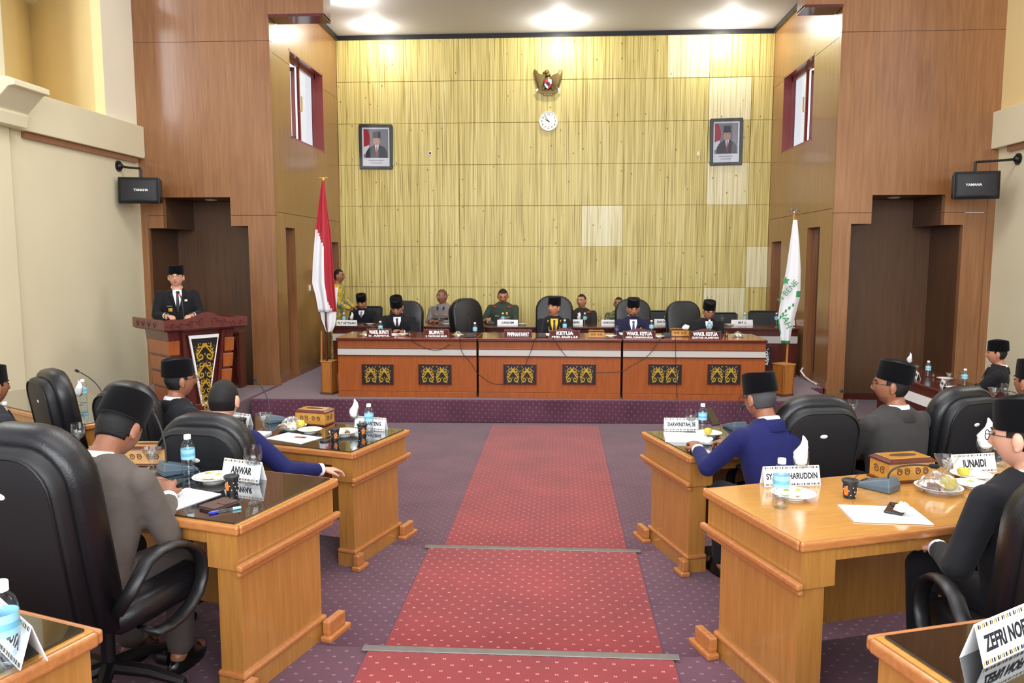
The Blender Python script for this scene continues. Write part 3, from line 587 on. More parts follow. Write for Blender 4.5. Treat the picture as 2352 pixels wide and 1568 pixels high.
# ================================================================ executive chair (origin on the floor under the seat, facing +Y)
def rrect(w, h, r, n=6, ex=0):
    """rounded-top outline in x,z from z=0 up"""
    p = [(-w/2, 0), (w/2, 0)]
    for i in range(n+1): a = PI/2*i/n; p.append((w/2-r+r*math.cos(a), h-r+r*math.sin(a)))
    for i in range(n+1): a = PI/2+PI/2*i/n; p.append((-w/2+r+r*math.cos(a), h-r+r*math.sin(a)))
    return p
def pillow(w, h, r, d, nz=10, bulge=.5):
    """soft upholstered slab: outline rings shrinking toward the faces"""
    base = rrect(w, h, r); cx, cz = 0, h/2; rings = []
    for k, (y, sc) in enumerate([(-d/2, .80), (-d/2*.92, .90), (-d/2*.6, .975), (0, 1), (d/2*.6, .975), (d/2*.92, .90), (d/2, .80)]):
        rings.append([(x*(1-(1-sc)*.62), y, cz+(z-cz)*(1-(1-sc)*.5)) for x, z in base])
    m = MB(); m.loft(rings); return m
def exec_chair():
    t = thing('office_chair', 'x', 'chair')
    tilt = R(9)
    def rotx(m, y, z, a):
        c, s = math.cos(a), math.sin(a); m.v = [(x, y+yy*c+zz*s*0-zz*s*(-1)*(-1), z+zz*c+yy*s) for x, yy, zz in m.v]; return m
    # padded front of the back, taller and wider than the rear shell
    m = rotx(pillow(.53, .77, .20, .13), -.20, .44, tilt); m.build('back_cushion', 'leather', t, smooth='all')
    m = rotx(pillow(.475, .71, .15, .09), -.285, .44, tilt); m.build('back_shell', 'shell_black', t, smooth='all')
    base = rrect(.44, .665, .13); q = MB(); q.tube([(x, -.335-.0*z, z) for x, z in base]+[(base[0][0], -.335, base[0][1])], .006, 6); 
    q.v = [(x, y+.335, z) for x, y, z in q.v]; rotx(q, -.333, .455, tilt); q.build('seam', 'chair_seam', t, smooth='all')
    q = MB(); q.ball((0, 0, 0), (.026, .006, .014)); rotx(q, -.412, .97, tilt) ; q.build('badge', 'badge_white', t, smooth='all')
    # seat
    q = MB(); q.loft([[(x*sc, y*sc+.05, z) for x, y in [(-.27, -.25), (.27, -.25), (.29, -.1), (.29, .16), (.24, .25), (-.24, .25), (-.29, .16), (-.29, -.1)]] for z, sc in ((.40, .90), (.42, .98), (.46, 1.0), (.495, .96), (.51, .86))]); q.build('seat', 'leather', t, smooth='all')
    for s in (-1, 1):   # loop armrest
        arm = MB(); pts = [(s*.30, -.20, .52)]
        for i in range(13): aa = R(118-19*i); pts.append((s*.330, -.03+.20*math.cos(aa), .535+.155*math.sin(aa)))
        pts = [(s*.27, -.22, .50), (s*.32, -.20, .58)]+pts[1:]+[(s*.28, -.10, .40)]
        rings = []
        P = [Vector(p) for p in pts]
        for i, p in enumerate(P):
            tv = (P[min(i+1, len(P)-1)]-P[max(i-1, 0)]).normalized(); sd = Vector((1, 0, 0)); nn = tv.cross(sd).normalized(); w, h = .032, .016
            rings.append([p+sd*w*math.cos(u)+nn*h*math.sin(u) for u in [2*PI*k/10 for k in range(10)]])
        arm.loft(rings); arm.build('armrest', 'plastic_black', t, smooth='all')
    q = MB(); q.lathe([(.028, .14), (.028, .30), (.05, .30), (.05, .40)], 14); q.build('gas_column', 'plastic_black', t, smooth=True)
    q = MB()
    for k in range(5):
        a = 2*PI*k/5+.3; d = Vector((math.cos(a), math.sin(a), 0)); q.tube([d*.02+Vector((0, 0, .15)), d*.16+Vector((0, 0, .13)), d*.30+Vector((0, 0, .085))], [.03, .026, .018], 8)
    q.build('star_base', 'plastic_black', t, smooth=True)
    for k in range(5):
        a = 2*PI*k/5+.3; d = Vector((math.cos(a), math.sin(a), 0)); w = MB(); sd = Vector((-d.y, d.x, 0))
        w.tube([d*.305+sd*(-.028)+Vector((0, 0, .03)), d*.305+sd*.028+Vector((0, 0, .03))], .03, 12); w.tube([d*.30+Vector((0, 0, .05)), d*.30+Vector((0, 0, .09))], .01, 6); w.build('caster', 'plastic_black', t, smooth=True)
    return t
CH0 = exec_chair(); ch_first = [True]
def place_chair(x, y, z, face, label, group='black leather chairs of the members', sc=1.0):
    """face = heading of the sitter in degrees, 0 = towards the stage, + = turned left"""
    if ch_first[0]: o = CH0; ch_first[0] = False; o.location = (x, y, z); o.rotation_euler = (0, 0, R(face)); o['label'] = label; o['group'] = group; o.scale = (sc,)*3
    else: o = copy_thing(CH0, (x, y, z), R(face), label, group, sc)
    return o
def chair_px(px, ptop, z, face, label, top=1.19, **k):
    """place a chair so that its back's top sits on a pixel (height of the back gives the distance)"""
    sc = k.get('sc', 1.0); p = Pz(px, ptop, z+top*sc); f = R(face); off = .33*sc
    return place_chair(p.x-math.sin(f)*off, p.y+math.cos(f)*off, z, face, label, **k)
GE = 'empty black leather chairs of the members'
chair_px(112, 851, T1, -40, 'empty black leather chair with white badge close to the cream wall', group=GE, sc=.95)
chair_px(285, 880, T1, -26, 'black leather chair behind the man with the tall cap below the lectern', sc=.95)
chair_px(466, 955, T1, -6, 'black leather chair of the bareheaded man in bright blue suit', sc=.95)
chair_px(40, 983, T2, -14, 'black leather chair with white oval badge, of the man in taupe suit', top=1.19)
chair_px(1880, 913, T1, 10, 'black leather chair with red and white badge, of the man in royal blue suit', sc=.95)
chair_px(2222, 892, T1, 24, 'black leather chair with bluish edge, of the man in dark grey suit', sc=.95)
place_chair(1.66, 2.72, T2, -3, 'black leather chair with loop armrest at the bare wooden desk', sc=.95)
GDC = 'high black leather chairs on the dais'
def dais_chair(px, ptop, y, face, label, sc=1.1):
    p = Py(px, ptop, y); place_chair(p.x, y-.0, ST, face, label, GDC, (p.z-ST)/1.19)
dais_chair(921, 694, 11.55, 174, 'high leather chair of the dais man bent over his papers, beside the small flag'); dais_chair(1097, 688, 11.6, 222, 'empty leather chair on the dais turned sideways between two seats')
dais_chair(1273, 683, 11.55, 180, 'wide leather chair of the man in gold trimmed robe'); dais_chair(1461, 690, 11.6, 184, 'leather chair of the bearded man in navy suit'); dais_chair(1584, 695, 11.6, 190, 'leather chair standing beside the dais man with spectacles and grey tie')
# mesh visitor chairs behind the back table
def mesh_chair(px, py, y, lab):
    p = Py(px, py, y); t = thing('mesh_chair', lab, 'chair', (p.x, y, ST), PI, 'mesh back chairs along the back wall'); h = p.z-ST
    q = MB(); pts = [(-.24, -.2, h-.42), (-.25, -.23, h-.02), (-.22, -.235, h), (.22, -.235, h), (.25, -.23, h-.02), (.24, -.2, h-.42)]; q.tube(pts+[pts[0]], .014, 8); q.build('back_frame', 'plastic_black', t, smooth=True)
    q = MB(); q.add([(-.235, -.203, h-.41), (.235, -.203, h-.41), (.24, -.232, h-.01), (-.24, -.232, h-.01)], [(0, 1, 2, 3)]); o = q.build('mesh_back', 'mesh_black', t); sd = o.modifiers.new('s', 'SOLIDIFY'); sd.thickness = .006
    q = MB(); q.box(-.25, .25, -.22, .25, .43, .48); q.build('seat', 'plastic_black', t, bevel=.02)
    for sx in (-1, 1):
        for sy in (-1, 1): q = MB(); q.tube([(sx*.22, sy*.2, .44), (sx*.23, sy*.23, 0)], .012, 8); q.build('leg', 'chrome', t, smooth=True)
        q = MB(); q.tube([(sx*.235, -.2, h-.40), (sx*.24, -.2, .44)], .012, 8); q.build('back_upright', 'plastic_black', t, smooth=True)
mesh_chair(1508, 716, 13.25, 'empty mesh back chair just behind the bearded man in navy suit'); mesh_chair(1665, 721, 13.25, 'empty mesh back chair behind the dais man with spectacles and grey tie'); mesh_chair(1762, 717, 13.25, 'empty mesh back chair beside the white and green flag')
mesh_chair(838, 706, 13.5, 'mesh back chair of the seated man behind the cardboard name card by the flag')

# ================================================================ lectern
def lectern():
    p = Pz(420, 985, .30)
    LY = 9.25; a = Py(303, 740, LY); b = Py(547, 730, LY)
    t = thing('lectern', 'carved reddish brown lectern with gold scrollwork on a black wedge panel', 'lectern', ((a.x+b.x)/2-.06, LY+.25, .30), R(50))
    H = Py(420, 742, LY).z-.30; W = .98
    q = MB(); q.loft([[(-.34, -.26, 0), (.34, -.26, 0), (.34, .30, 0), (-.34, .30, 0)], [(-.36, -.28, .4), (.36, -.28, .4), (.36, .32, .4), (-.36, .32, .4)], [(-.42, -.33, H-.08), (.42, -.33, H-.08), (.42, .34, H-.08), (-.42, .34, H-.08)]]); q.build('body', 'mahogany', t, bevel=.01)
    q = MB(); q.box(-.40, .40, -.34, .36, 0, .08); q.build('base', 'mahogany', t, bevel=.01)
    for s in (-1, 1):   # horizontal boards, front corners and sides
        for k in range(4):
            z0 = .10+k*.20; z1 = z0+.17; e = lambda z: .34+.08*max(0, (z-.1))/(H-.1)+.012; f = lambda z: -.26-.07*z/H-.012
            q = MB(); x0 = .22+.02*k; q.loft([[(s*x0, f(z0)-.004, z0), (s*e(z0), f(z0)-.004, z0), (s*e(z0), .28, z0), (s*(e(z0)-.02), .28, z0), (s*(e(z0)-.03), f(z0)+.02, z0), (s*x0, f(z0)+.02, z0)], [(s*x0, f(z1)-.004, z1), (s*e(z1), f(z1)-.004, z1), (s*e(z1), .28, z1), (s*(e(z1)-.02), .28, z1), (s*(e(z1)-.03), f(z1)+.02, z1), (s*x0, f(z1)+.02, z1)]]); q.build('side_board', 'dais_wood', t, bevel=.004)
        q = MB(); q.loft([[(s*.16, -.30, .08), (s*.20, -.30, .08), (s*.20, -.25, .08), (s*.16, -.25, .08)], [(s*.23, -.38, H-.09), (s*.27, -.38, H-.09), (s*.27, -.28, H-.09), (s*.23, -.28, H-.09)]]); q.build('front_rib', 'mahogany', t, bevel=.004)
    zt, zb = H-.14, .05; y1 = -.355; y0 = -.315
    def wedge(hw1, hw0, z1, z0, d0, d1): return [[(-hw0, y0-d0, z0), (hw0, y0-d0, z0), (hw0, y0-d1, z0), (-hw0, y0-d1, z0)], [(-hw1, y1-d0, z1), (hw1, y1-d0, z1), (hw1, y1-d1, z1), (-hw1, y1-d1, z1)]]
    w = MB().loft(wedge(.19, .045, zt, zb, 0, .03)).build('wedge_border', 'white_plastic', t, bevel=.004)
    MB().loft(wedge(.165, .03, zt-.04, zb+.05, .029, .034)).build('wedge_panel', 'plaque_black', t)
    zz = zt-.06
    for k, (hw, hh) in enumerate([(.24, .25), (.20, .22), (.155, .19), (.11, .13), (.06, .09)]):
        o = mk('scroll', GOLD_SCROLL, w, (0, y0-.035-(zz-hh/2)/H*.04, zz-hh/2)); o.scale = (hw, .4, hh*1.04); zz -= hh
    # reading board with carved skirts; the front one rises to a crest
    q = MB(); q.loft([[(-W/2, -.43, H-.075), (W/2, -.43, H-.075), (W/2, .43, H-.075), (-W/2, .43, H-.075)], [(-W/2-.03, -.46, H-.05), (W/2+.03, -.46, H-.05), (W/2+.03, .45, H-.05), (-W/2-.03, .45, H-.05)]]); q.build('top_moulding', 'carved_wood', t)
    q = MB(); n = 40; pr = []
    for i in range(n+1):
        u = -1+2*i/n; z = H+.06+.075*math.exp(-(u/.34)**2)*(1+.12*math.cos(u*9))+.012*math.exp(-((abs(u)-.8)/.14)**2); pr.append((u*(W/2+.03), z))
    q.prism([(-W/2-.03, H-.05)]+pr+[(W/2+.03, H-.05)][0:1] if False else [(-W/2-.03, H-.05), (W/2+.03, H-.05)]+pr[::-1], -.475, -.445, 'y'); fr = q.build('front_rail', 'carved_wood', t)
    q = MB()
    for s in (1, -1):
        for cx, cz, r in [(.08, .045, .05), (.20, .02, .042), (.32, .0, .038), (.42, .005, .032)]:
            q.ribbon([(s*(cx+x), -.475, H+cz+z) for x, z in spiral((0, 0), .008, r, R(30), R(30)-2*PI*1.4, 22)], .014, .012)
            q.ribbon([(s*(cx+x), -.475, H+cz-.01+z) for x, z in spiral((.075, -.012), .03, .012, R(180), R(40), 8)], .012, .01)
    tag(q.build('carving', 'carved_wood', fr), kind='stuff')
    for s in (-1, 1):
        q = MB(); q.box(*sorted((s*(W/2+.03), s*(W/2))), -.444, .45, H-.05, H+.065); sr = q.build('side_rail', 'carved_wood', t, bevel=.004)
        q = MB()
        for cy in (-.22, -.05, .12, .27): q.ribbon([(s*(W/2+.03), cy+x, H+.005+z) for x, z in spiral((0, 0), .006, .04, R(30), R(30)-2*PI*1.4, 20)], .012, .01, (s, 0, 0))
        tag(q.build('carving', 'carved_wood', sr), kind='stuff')
    q = MB(); q.box(-W/2, W/2, -.444, .43, H-.049, H-.02); q.build('reading_board', 'mahogany', t)
    return t, H
LEC, LH = lectern()
# lectern microphone
t = thing('lectern_microphone', 'slim microphone with red light ring standing on the lectern', 'microphone', Vector(LEC.location)+Matrix.Rotation(R(50), 3, 'Z') @ Vector((-.12, -.10, LH-.02)), R(50))
q = MB(); q.lathe([(.05, 0), (.05, .02), (.02, .035)], 16); q.build('base', 'mic_dark', t, smooth=True)
q = MB(); q.tube([(0, 0, .03), (0, 0, .16), (-.01, .0, .30), (-.02, .03, .36)], .007, 8); q.build('gooseneck', 'mic_dark', t, smooth=True)
q = MB(); q.tube([(-.02, .03, .355), (-.022, .04, .37)], .011, 8); q.build('light_ring', 'led_red', t, smooth=True)
q = MB(); q.tube([(-.022, .04, .37), (-.026, .06, .40)], .012, 8); q.build('capsule', 'foam', t, smooth=True)
# small carved side chair seen in the shade behind the lectern
t = thing('carved_side_stand', 'dark carved wooden stand in the recess behind the lectern', 'stand', (Py(545, 880, 11.0).x, 10.95, .30), 0)
q = MB(); q.box(-.13, .13, -.12, .12, .78, .82); q.build('top', 'mahogany', t, bevel=.006)
for sx in (-1, 1):
    q = MB(); q.prism([(sx*.12, 0), (sx*.12, .78), (sx*.05, .78), (sx*.08, .5), (sx*.06, .25), (sx*.09, 0)], -.10, .10, 'y'); q.build('side', 'mahogany', t)
q = MB(); q.box(-.09, .09, .02, .05, .05, .779); q.build('back', 'mahogany', t)

# ================================================================ flags
def flag(px_top, py_top, px_base, py_base, y, lab, kind):
    base = Pz(px_base, py_base, ST); top = Py(px_top, py_top, base.y); s = FPX/base.y
    t = thing('flag', lab, 'flag', (base.x, base.y, ST+.555), 0)
    P = lambda px, py: (lambda v: Vector((v.x-base.x, 0, v.z-ST-.555)))(Py(px, py, base.y))
    q = MB(); q.tube([(.0, 0, -.53), (P(px_top, py_top).x, 0, P(px_top, py_top).z)], .016, 10); q.build('pole', 'mahogany' if kind == 'id' else 'stand_wood', t, smooth=True)
    tp = P(px_top, py_top); q = MB()
    if kind == 'id': q.ball((tp.x, 0, tp.z+.0), (.02, .02, .03)); q.tube([(tp.x-.06, 0, tp.z+.02), (tp.x+.06, 0, tp.z+.02)], .008, 6)
    else:
        q.ball((tp.x, 0, tp.z), .02)
        for a in (-1, 1): q.tube([(tp.x, 0, tp.z+.02), (tp.x+a*.05, 0, tp.z+.05), (tp.x+a*.075, 0, tp.z+.01)], [.012, .010, .004], 6)
    q.build('finial', 'gold' if kind == 'id' else 'chrome', t, smooth=True)
    # cloth: a sheet of vertical folds; left/right outlines are given per height
    return t, P
t, P = flag(743, 412, 752, 905, 0, 'red and white flag hanging in folds on a pole beside the dais', 'id')
def cloth(t, P, rows, colf, mats, nu=30, folds=2.3, depth=.05, name='cloth', yoff=0):
    """rows: (py, px_left, px_right); colf(u, py) gives the material index"""
    q = MB(); n = 40; V = []; 
    def edge(py):
        for a, b in zip(rows, rows[1:]):
            if a[0] <= py <= b[0]: f = (py-a[0])/(b[0]-a[0]); return a[1]+(b[1]-a[1])*f, a[2]+(b[2]-a[2])*f
        return rows[-1][1:]
    y0, y1 = rows[0][0], rows[-1][0]
    for j in range(n+1):
        py = y0+(y1-y0)*j/n; l, r = edge(py)
        for i in range(nu+1):
            u = i/nu; v = P(l+(r-l)*u, py); amp = depth*min(1, .15+j/n*1.3); v.y = yoff-.02-amp*(.5+.5*math.cos(u*folds*2*PI+.4+1.1*j/n)); V.append(v)
    q.v = [tuple(v) for v in V]
    for j in range(n):
        for i in range(nu):
            q.f.append([j*(nu+1)+i, j*(nu+1)+i+1, (j+1)*(nu+1)+i+1, (j+1)*(nu+1)+i]); q.m.append(colf((i+.5)/nu, y0+(y1-y0)*(j+.5)/n))
    o = q.build(name, mats, t, smooth='all'); sd = o.modifiers.new('solid', 'SOLIDIFY'); sd.thickness = .006; sd.offset = 1; return o
def idcol(u, py):
    l = 530+ (u*.5)*70 if u < .5 else 530+35+(u-.5)*0
    if py < 525+u*70: return 0
    return 0 if u > .55 and py < 760-(1-u)*160 else 1
rowsI = [(415, 741, 746), (470, 734, 752), (540, 727, 763), (600, 723, 768), (650, 721, 772), (680, 729, 774), (715, 735, 778)]
cloth(t, P, rowsI, idcol, ('flag_red', 'flag_white'), folds=1.6, depth=.09)
rowsW = [(660, 731, 776), (700, 734, 773), (735, 740, 771), (750, 746, 768), (762, 750, 762)]
cloth(t, P, rowsW, lambda u, py: 1, ('flag_red', 'flag_white'), folds=1.3, depth=.05, yoff=.03)
q = MB(); q.tube([P(737, 760)+Vector((0, .03, 0)), P(737, 835)+Vector((0, .03, 0))], .014, 8); q.build('spare_pole', 'stand_wood', t, smooth=True)
t, P = flag(1824, 488, 1803, 905, 0, 'white flag with green hem and green lettering beside the wooden pier', 'rg')
def rgcol(u, py): return 0
rowsR = [(505, 1820, 1829), (560, 1812, 1834), (620, 1803, 1837), (680, 1791, 1836), (735, 1783, 1822), (760, 1788, 1816), (788, 1792, 1812)]
def rgcol(u, py):
    return 1 if (py > 781 or (u < .1 and 738 < py < 765) or (u > .72 and 670 < py < 683) or abs(py-(737-u*55)) < 3.2 and u < .75) else 0
cloth(t, P, rowsR, rgcol, ('flag_white', 'flag_green'), folds=1.2, depth=.06)
def flag_text(s, pxa, pya, size, rot):
    v = P(pxa, pya); o = text_mesh('lettering', s, size, 'flag_green', t, (v.x, -.094, v.z), (PI/2, 0, 0), .001); o.rotation_euler = (PI/2, -rot, 0); return o
flag_text('N BENE', 1805, 668, .105, R(50)); flag_text('IAH', 1802, 737, .12, R(-66))
q = MB(); v = P(1800, 644)
q.add([(v.x+.06*math.cos(R(90+k*36))*(1 if k % 2 == 0 else .45), -.095, v.z+.06*math.sin(R(90+k*36))*(1 if k % 2 == 0 else .45)) for k in range(10)], [list(range(10))]); q.build('star', 'flag_green', t)
def flag_stand(px0, px1, ptop, pbot, y, lab, taper):
    c = Pz((px0+px1)/2, pbot-4, ST); w = (px1-px0)/FPX*c.y*.72; h = Py(px0, ptop+4, c.y).z-ST
    t = thing('flag_stand', lab, 'stand', (c.x, c.y+.02, ST), R(-12 if taper == 1 else 30), 'wooden flag stands')
    q = MB(); q.loft([[(x*w/2*taper, y_*w/2*taper, 0) for x, y_ in ((-1,-1), (1,-1), (1,1), (-1,1))], [(x*w/2, y_*w/2, h) for x, y_ in ((-1,-1), (1,-1), (1,1), (-1,1))]]); q.build('body', 'stand_wood', t, bevel=.006)
    q = MB()
    for sx in (-1, 1):
        for k in range(18): z = .03+(h-.06)*k/17; f = taper+(1-taper)*z/h; q.cbox((sx*w*.44*f, -w/2*f-.001, z), (.012, .006, .012)); q.cbox((sx*(w/2*f+.001)*1, sx*0-w*.40*f, z), (.006, .012, .012))
    tag(q.build('notched_edge', 'carve_dark', t), kind='stuff')
    q = MB(); q.box(-w/2-.008, w/2+.008, -w/2-.008, w/2+.008, h-.004, h+.010); q.build('rim', 'box_wood', t, bevel=.003)
    q = MB(); q.box(-w/2*taper-.012, w/2*taper+.012, -w/2*taper-.012, w/2*taper+.012, 0, .03); q.build('foot', 'carve_dark', t, bevel=.003)
flag_stand(737, 776, 825, 908, 0, 'square wooden flag stand at the end of the dais desk, holding two poles', 1)
flag_stand(1775, 1823, 832, 912, 0, 'tapered wooden flag stand of the white and green flag', .86)

# ================================================================ things on the walls
# speakers on arm brackets
def speaker(px, py, plate, wall_x, rz, lab, s):
    c = Py(px, py, 10.55 if s < 0 else 10.6); t = thing('wall_speaker', lab, 'speaker', (c.x, c.y, c.z-.18), rz, 'wall speakers on brackets'); w, h, d = .54, .36, .30
    q = MB(); q.loft([[(-w/2, 0, 0), (w/2, 0, 0), (w/2*.86, d, .03), (-w/2*.86, d, .03)], [(-w/2, .02, h), (w/2, .02, h), (w/2*.86, d, h-.02), (-w/2*.86, d, h-.02)]]); q.build('cabinet', 'plastic_black', t, bevel=.012)
    q = MB(); n = 12
    V = []
    for j in range(9):
        for i in range(13): u = -1+i/6; v = -1+j/4; V.append((u*(w/2-.015), -.012-.045*(1-u*u)*(1-.5*v*v)+.02*(j/8), h/2+v*(h/2-.015)))
    q.add(V, [(j*13+i, j*13+i+1, (j+1)*13+i+1, (j+1)*13+i) for j in range(8) for i in range(12)]); o = q.build('grille', 'speaker_black', t, smooth='all'); sd = o.modifiers.new('s', 'SOLIDIFY'); sd.thickness = .008
    text_mesh('lettering', 'YAMAHA', .045, 'white_plastic', t, (.05*(-s), -.064, h/2+.0), (PI/2, 0, 0), .001, .001)
    q = MB(); lx = wall_x-c.x; pl = Vector((math.cos(-rz)*lx-math.sin(-rz)*.1, math.sin(-rz)*lx+math.cos(-rz)*.1, h+.16))
    q.tube([(0, d/2, h-.02), (0, d/2, h+.13)], .018, 8); q.tube([(0, d/2, h+.13), (pl.x*.5, d/2+(pl.y-d/2)*.5, h+.14), pl], .016, 8); q.build('bracket_arm', 'plastic_black', t, smooth=True)
    q = MB(); nrm = Vector((math.cos(-rz)*s, math.sin(-rz)*s, 0)); q.tube([pl, pl-nrm*.02], .075, 18); q.ball(pl-nrm*.02, .05); q.build('wall_plate', 'plastic_black', t, smooth=True)
speaker(318, 437, (285, 390), XLO, R(12), 'black loudspeaker on a bracket on the cream wall near the lectern', -1)
speaker(2244, 425, (2290, 380), XRO, R(-14), 'black loudspeaker with bluish front on a bracket at the right wall', 1)

YW = YB-.014
# framed portraits (generic sitter in dark suit and black cap before a red and white flag)
def portrait(pts, lab, smile):
    (x0, y0), (x1, y1) = pts; a = Py(x0, y1, YW); b = Py(x1, y0, YW); w = b.x-a.x; h = b.z-a.z
    t = thing('framed_portrait', lab, 'picture', ((a.x+b.x)/2, YW, a.z), 0, 'framed portraits on the bamboo wall')
    t.rotation_euler = (R(3), R(.8 if smile else -1.2), 0)
    f = .055; q = MB(); q.box(-w/2, w/2, -.03, 0, 0, f); q.box(-w/2, w/2, -.03, 0, h-f, h); q.box(-w/2, -w/2+f, -.03, 0, f, h-f); q.box(w/2-f, w/2, -.03, 0, f, h-f); q.build('frame', 'frame_black', t, bevel=.008)
    q = MB(); q.box(-w/2+f-.005, w/2-f+.005, -.010, -.002, f-.005, h-f+.005); mt = q.build('mount', 'print_white', t)
    iw, z0, z1 = w-2*f-.05, f+.15, h-f-.03; y = -.0105
    def flat(name, pts_, m_, dy):
        q = MB(); q.add([(x*iw/2, y-dy, z0+(z1-z0)*v) for x, v in pts_], [list(range(len(pts_)))]); return q.build(name, m_, mt)
    flat('backdrop', [(-1, 0), (1, 0), (1, 1), (-1, 1)], 'photo_grey', 0)
    flat('printed_flag', [(-1, .38), (-.55, .45), (-.45, .62), (-.5, .8), (-.72, 1), (-1, 1)], 'flag_red', .0004); flat('printed_flag', [(-1, .12), (-.6, .2), (-.55, .45), (-1, .38)], 'flag_white', .0005)
    flat('printed_suit', [(-.85, 0), (.95, 0), (.9, .22), (.72, .36), (.25, .46), (-.12, .46), (-.6, .34), (-.82, .2)], 'photo_suit', .0008)
    flat('printed_shirt', [(-.1, .48), (.24, .48), (.1, .14), (.04, .12)], 'shirt_white', .0012); flat('printed_tie', [(.04, .42), (.12, .42), (.15, .1), (.07, .02), (.0, .1)], 'tie_red', .0016)
    flat('printed_face', [(.06+.31*math.cos(2*PI*k/20), .61+.165*math.sin(2*PI*k/20)*(1.1 if math.sin(2*PI*k/20) < 0 else 1)) for k in range(20)], 'photo_skin', .0016)
    flat('printed_hair', [(-.27, .64), (-.25, .72), (.37, .72), (.39, .64), (.37, .60), (.33, .69), (-.21, .69), (-.25, .6)], 'photo_suit', .002)
    flat('printed_cap', [(-.26, .70), (.38, .70), (.38, .90), (.1, .92), (-.25, .90)], 'ink', .002)
    for ex in (-.05, .17): flat('printed_eye', [(ex-.05, .625), (ex, .632), (ex+.05, .625), (ex, .612)], 'ink', .002)
    flat('printed_mouth', [(-.05, .525), (.06, .515 if smile else .525), (.17, .525), (.06, .50 if smile else .515)], 'tie_red', .002)
    for k, (tx, wd) in enumerate([(z0-.055, iw*.62), (z0-.10, iw*.45)]):
        q = MB(); n = 14 if k == 0 else 10
        for i in range(n): xx = -wd/2+wd*i/n; q.add([(xx, y-.0006, tx), (xx+wd/n*.7, y-.0006, tx), (xx+wd/n*.7, y-.0006, tx+.018), (xx, y-.0006, tx+.018)], [(0, 1, 2, 3)])
        q.build('caption_line', 'print_grey', mt)
    q = MB(); q.box(-w/2+f, w/2-f, -.018, -.0165, f, h-f); q.build('pane', 'pane', t)
portrait(((827, 286), (901, 389)), 'framed portrait of smiling sitter in black cap, hung over the red and white flag side', True)
portrait(((1630, 272), (1707, 380)), 'framed portrait of serious sitter in black cap, hung below the pale wall boards', False)
# clock 9:54
c = Py(1260, 279, YW); rC = 21.5/FPX*YW; t = thing('wall_clock', 'round white wall clock with black hands on the bamboo wall', 'clock', (c.x, YW, c.z), 0)
q = MB(); n = 36; q.loft([[(r*math.cos(2*PI*i/n), y, r*math.sin(2*PI*i/n)) for i in range(n)] for r, y in ((rC*.96, 0), (rC, -.012), (rC*1.0, -.03), (rC*.95, -.04), (rC*.90, -.03))], True); q.build('case', 'white_plastic', t, smooth=True)
q = MB(); q.loft([[(rC*.89*math.cos(2*PI*i/n), y, rC*.89*math.sin(2*PI*i/n)) for i in range(n)] for y in (-.028, -.0315)]); q.build('dial', 'paper', t)
for k in range(1, 13): a = R(90-30*k); text_mesh('numeral', str(k), .045, 'ink', t, (rC*.70*math.cos(a), -.032, rC*.70*math.sin(a)), ext=.0005, bold=.0006)
for nm, L, w, a in (('hour_hand', .42, .016, R(90-30*9.9)), ('minute_hand', .66, .011, R(90-6*54))):
    q = MB(); d = Vector((math.cos(a), 0, math.sin(a))); sd = Vector((-d.z, 0, d.x)); p0 = -d*rC*.12; p1 = d*rC*L; q.add([p0-sd*w/2+Vector((0,-.034,0)), p1-sd*w/4+Vector((0,-.034,0)), p1+sd*w/4+Vector((0,-.034,0)), p0+sd*w/2+Vector((0,-.034,0))], [(0, 1, 2, 3)]); o = q.build(nm, 'ink', t); o.modifiers.new('s', 'SOLIDIFY').thickness = .002
# eagle emblem
c = Py(1259, 192, YW); k_ = 1/FPX*YW; t = thing('eagle_emblem', 'gilded eagle emblem with spread wings and shield, fixed above the clock', 'emblem', (c.x, YW, c.z), 0)
for s in (-1, 1):
    q = MB()
    for i in range(9):
        u = i/8; a0 = Vector((s*(7+2*u)*k_, -.03, (12-16*u)*k_)); tip = Vector((s*(31-8*u*u-2*u)*k_, -.012, (31-44*u+4*math.sin(PI*u))*k_)); mid = (a0+tip)/2+Vector((s*5*k_*(1-u*.3), -.03, -5*k_))
        q.ribbon([a0, a0*.6+mid*.4, mid, mid*.4+tip*.6, tip], [.05, .085, .09, .065, .008], .022-.001*i)
    q.build('wing', 'dark_gold', t, smooth=True)
q = MB(); q.ball((0, -.03, 2*k_), (9*k_, .05, 16*k_)); q.build('body', 'dark_gold', t, smooth='all')
q = MB(); q.ball((-3*k_, -.05, 23*k_), (5.5*k_, .04, 6*k_)); q.tube([(0, -.04, 14*k_), (-1.5*k_, -.045, 21*k_)], [6*k_, 4.5*k_], 10); q.tube([(-7*k_, -.05, 24*k_), (-11*k_, -.05, 22*k_), (-12*k_, -.05, 19*k_)], [2.6*k_, 2*k_, .4*k_], 8); q.build('head', 'dark_gold', t, smooth='all')
sh = MB(); sp_ = [(-9, 8), (0, 10), (9, 8), (9, -4), (5, -11), (0, -14), (-5, -11), (-9, -4)]; sh.prism([(x*k_, z*k_-1*k_) for x, z in sp_], -.10, -.06, 'y'); sh = sh.build('shield', 'ink', t, bevel=.006)
for nm, m_, pts_ in (('shield_quarter', 'flag_red', [(-8, 7), (0, 8.6), (0, -2), (-8, -2)]), ('shield_quarter', 'flag_white', [(0, 8.6), (8, 7), (8, -2), (0, -2)]), ('shield_quarter', 'flag_white', [(-8, -2), (0, -2), (0, -13), (-4.5, -10), (-8, -4)]), ('shield_quarter', 'flag_red', [(0, -2), (8, -2), (8, -4), (4.5, -10), (0, -13)]), ('shield_centre', 'ink', [(-3.6, 2), (3.6, 2), (3.6, -4), (0, -7), (-3.6, -4)])):
    q = MB(); q.prism([(x*k_, z*k_-1*k_) for x, z in pts_], -.104-(.004 if 'centre' in nm else 0), -.099, 'y'); q.build(nm, m_, sh)
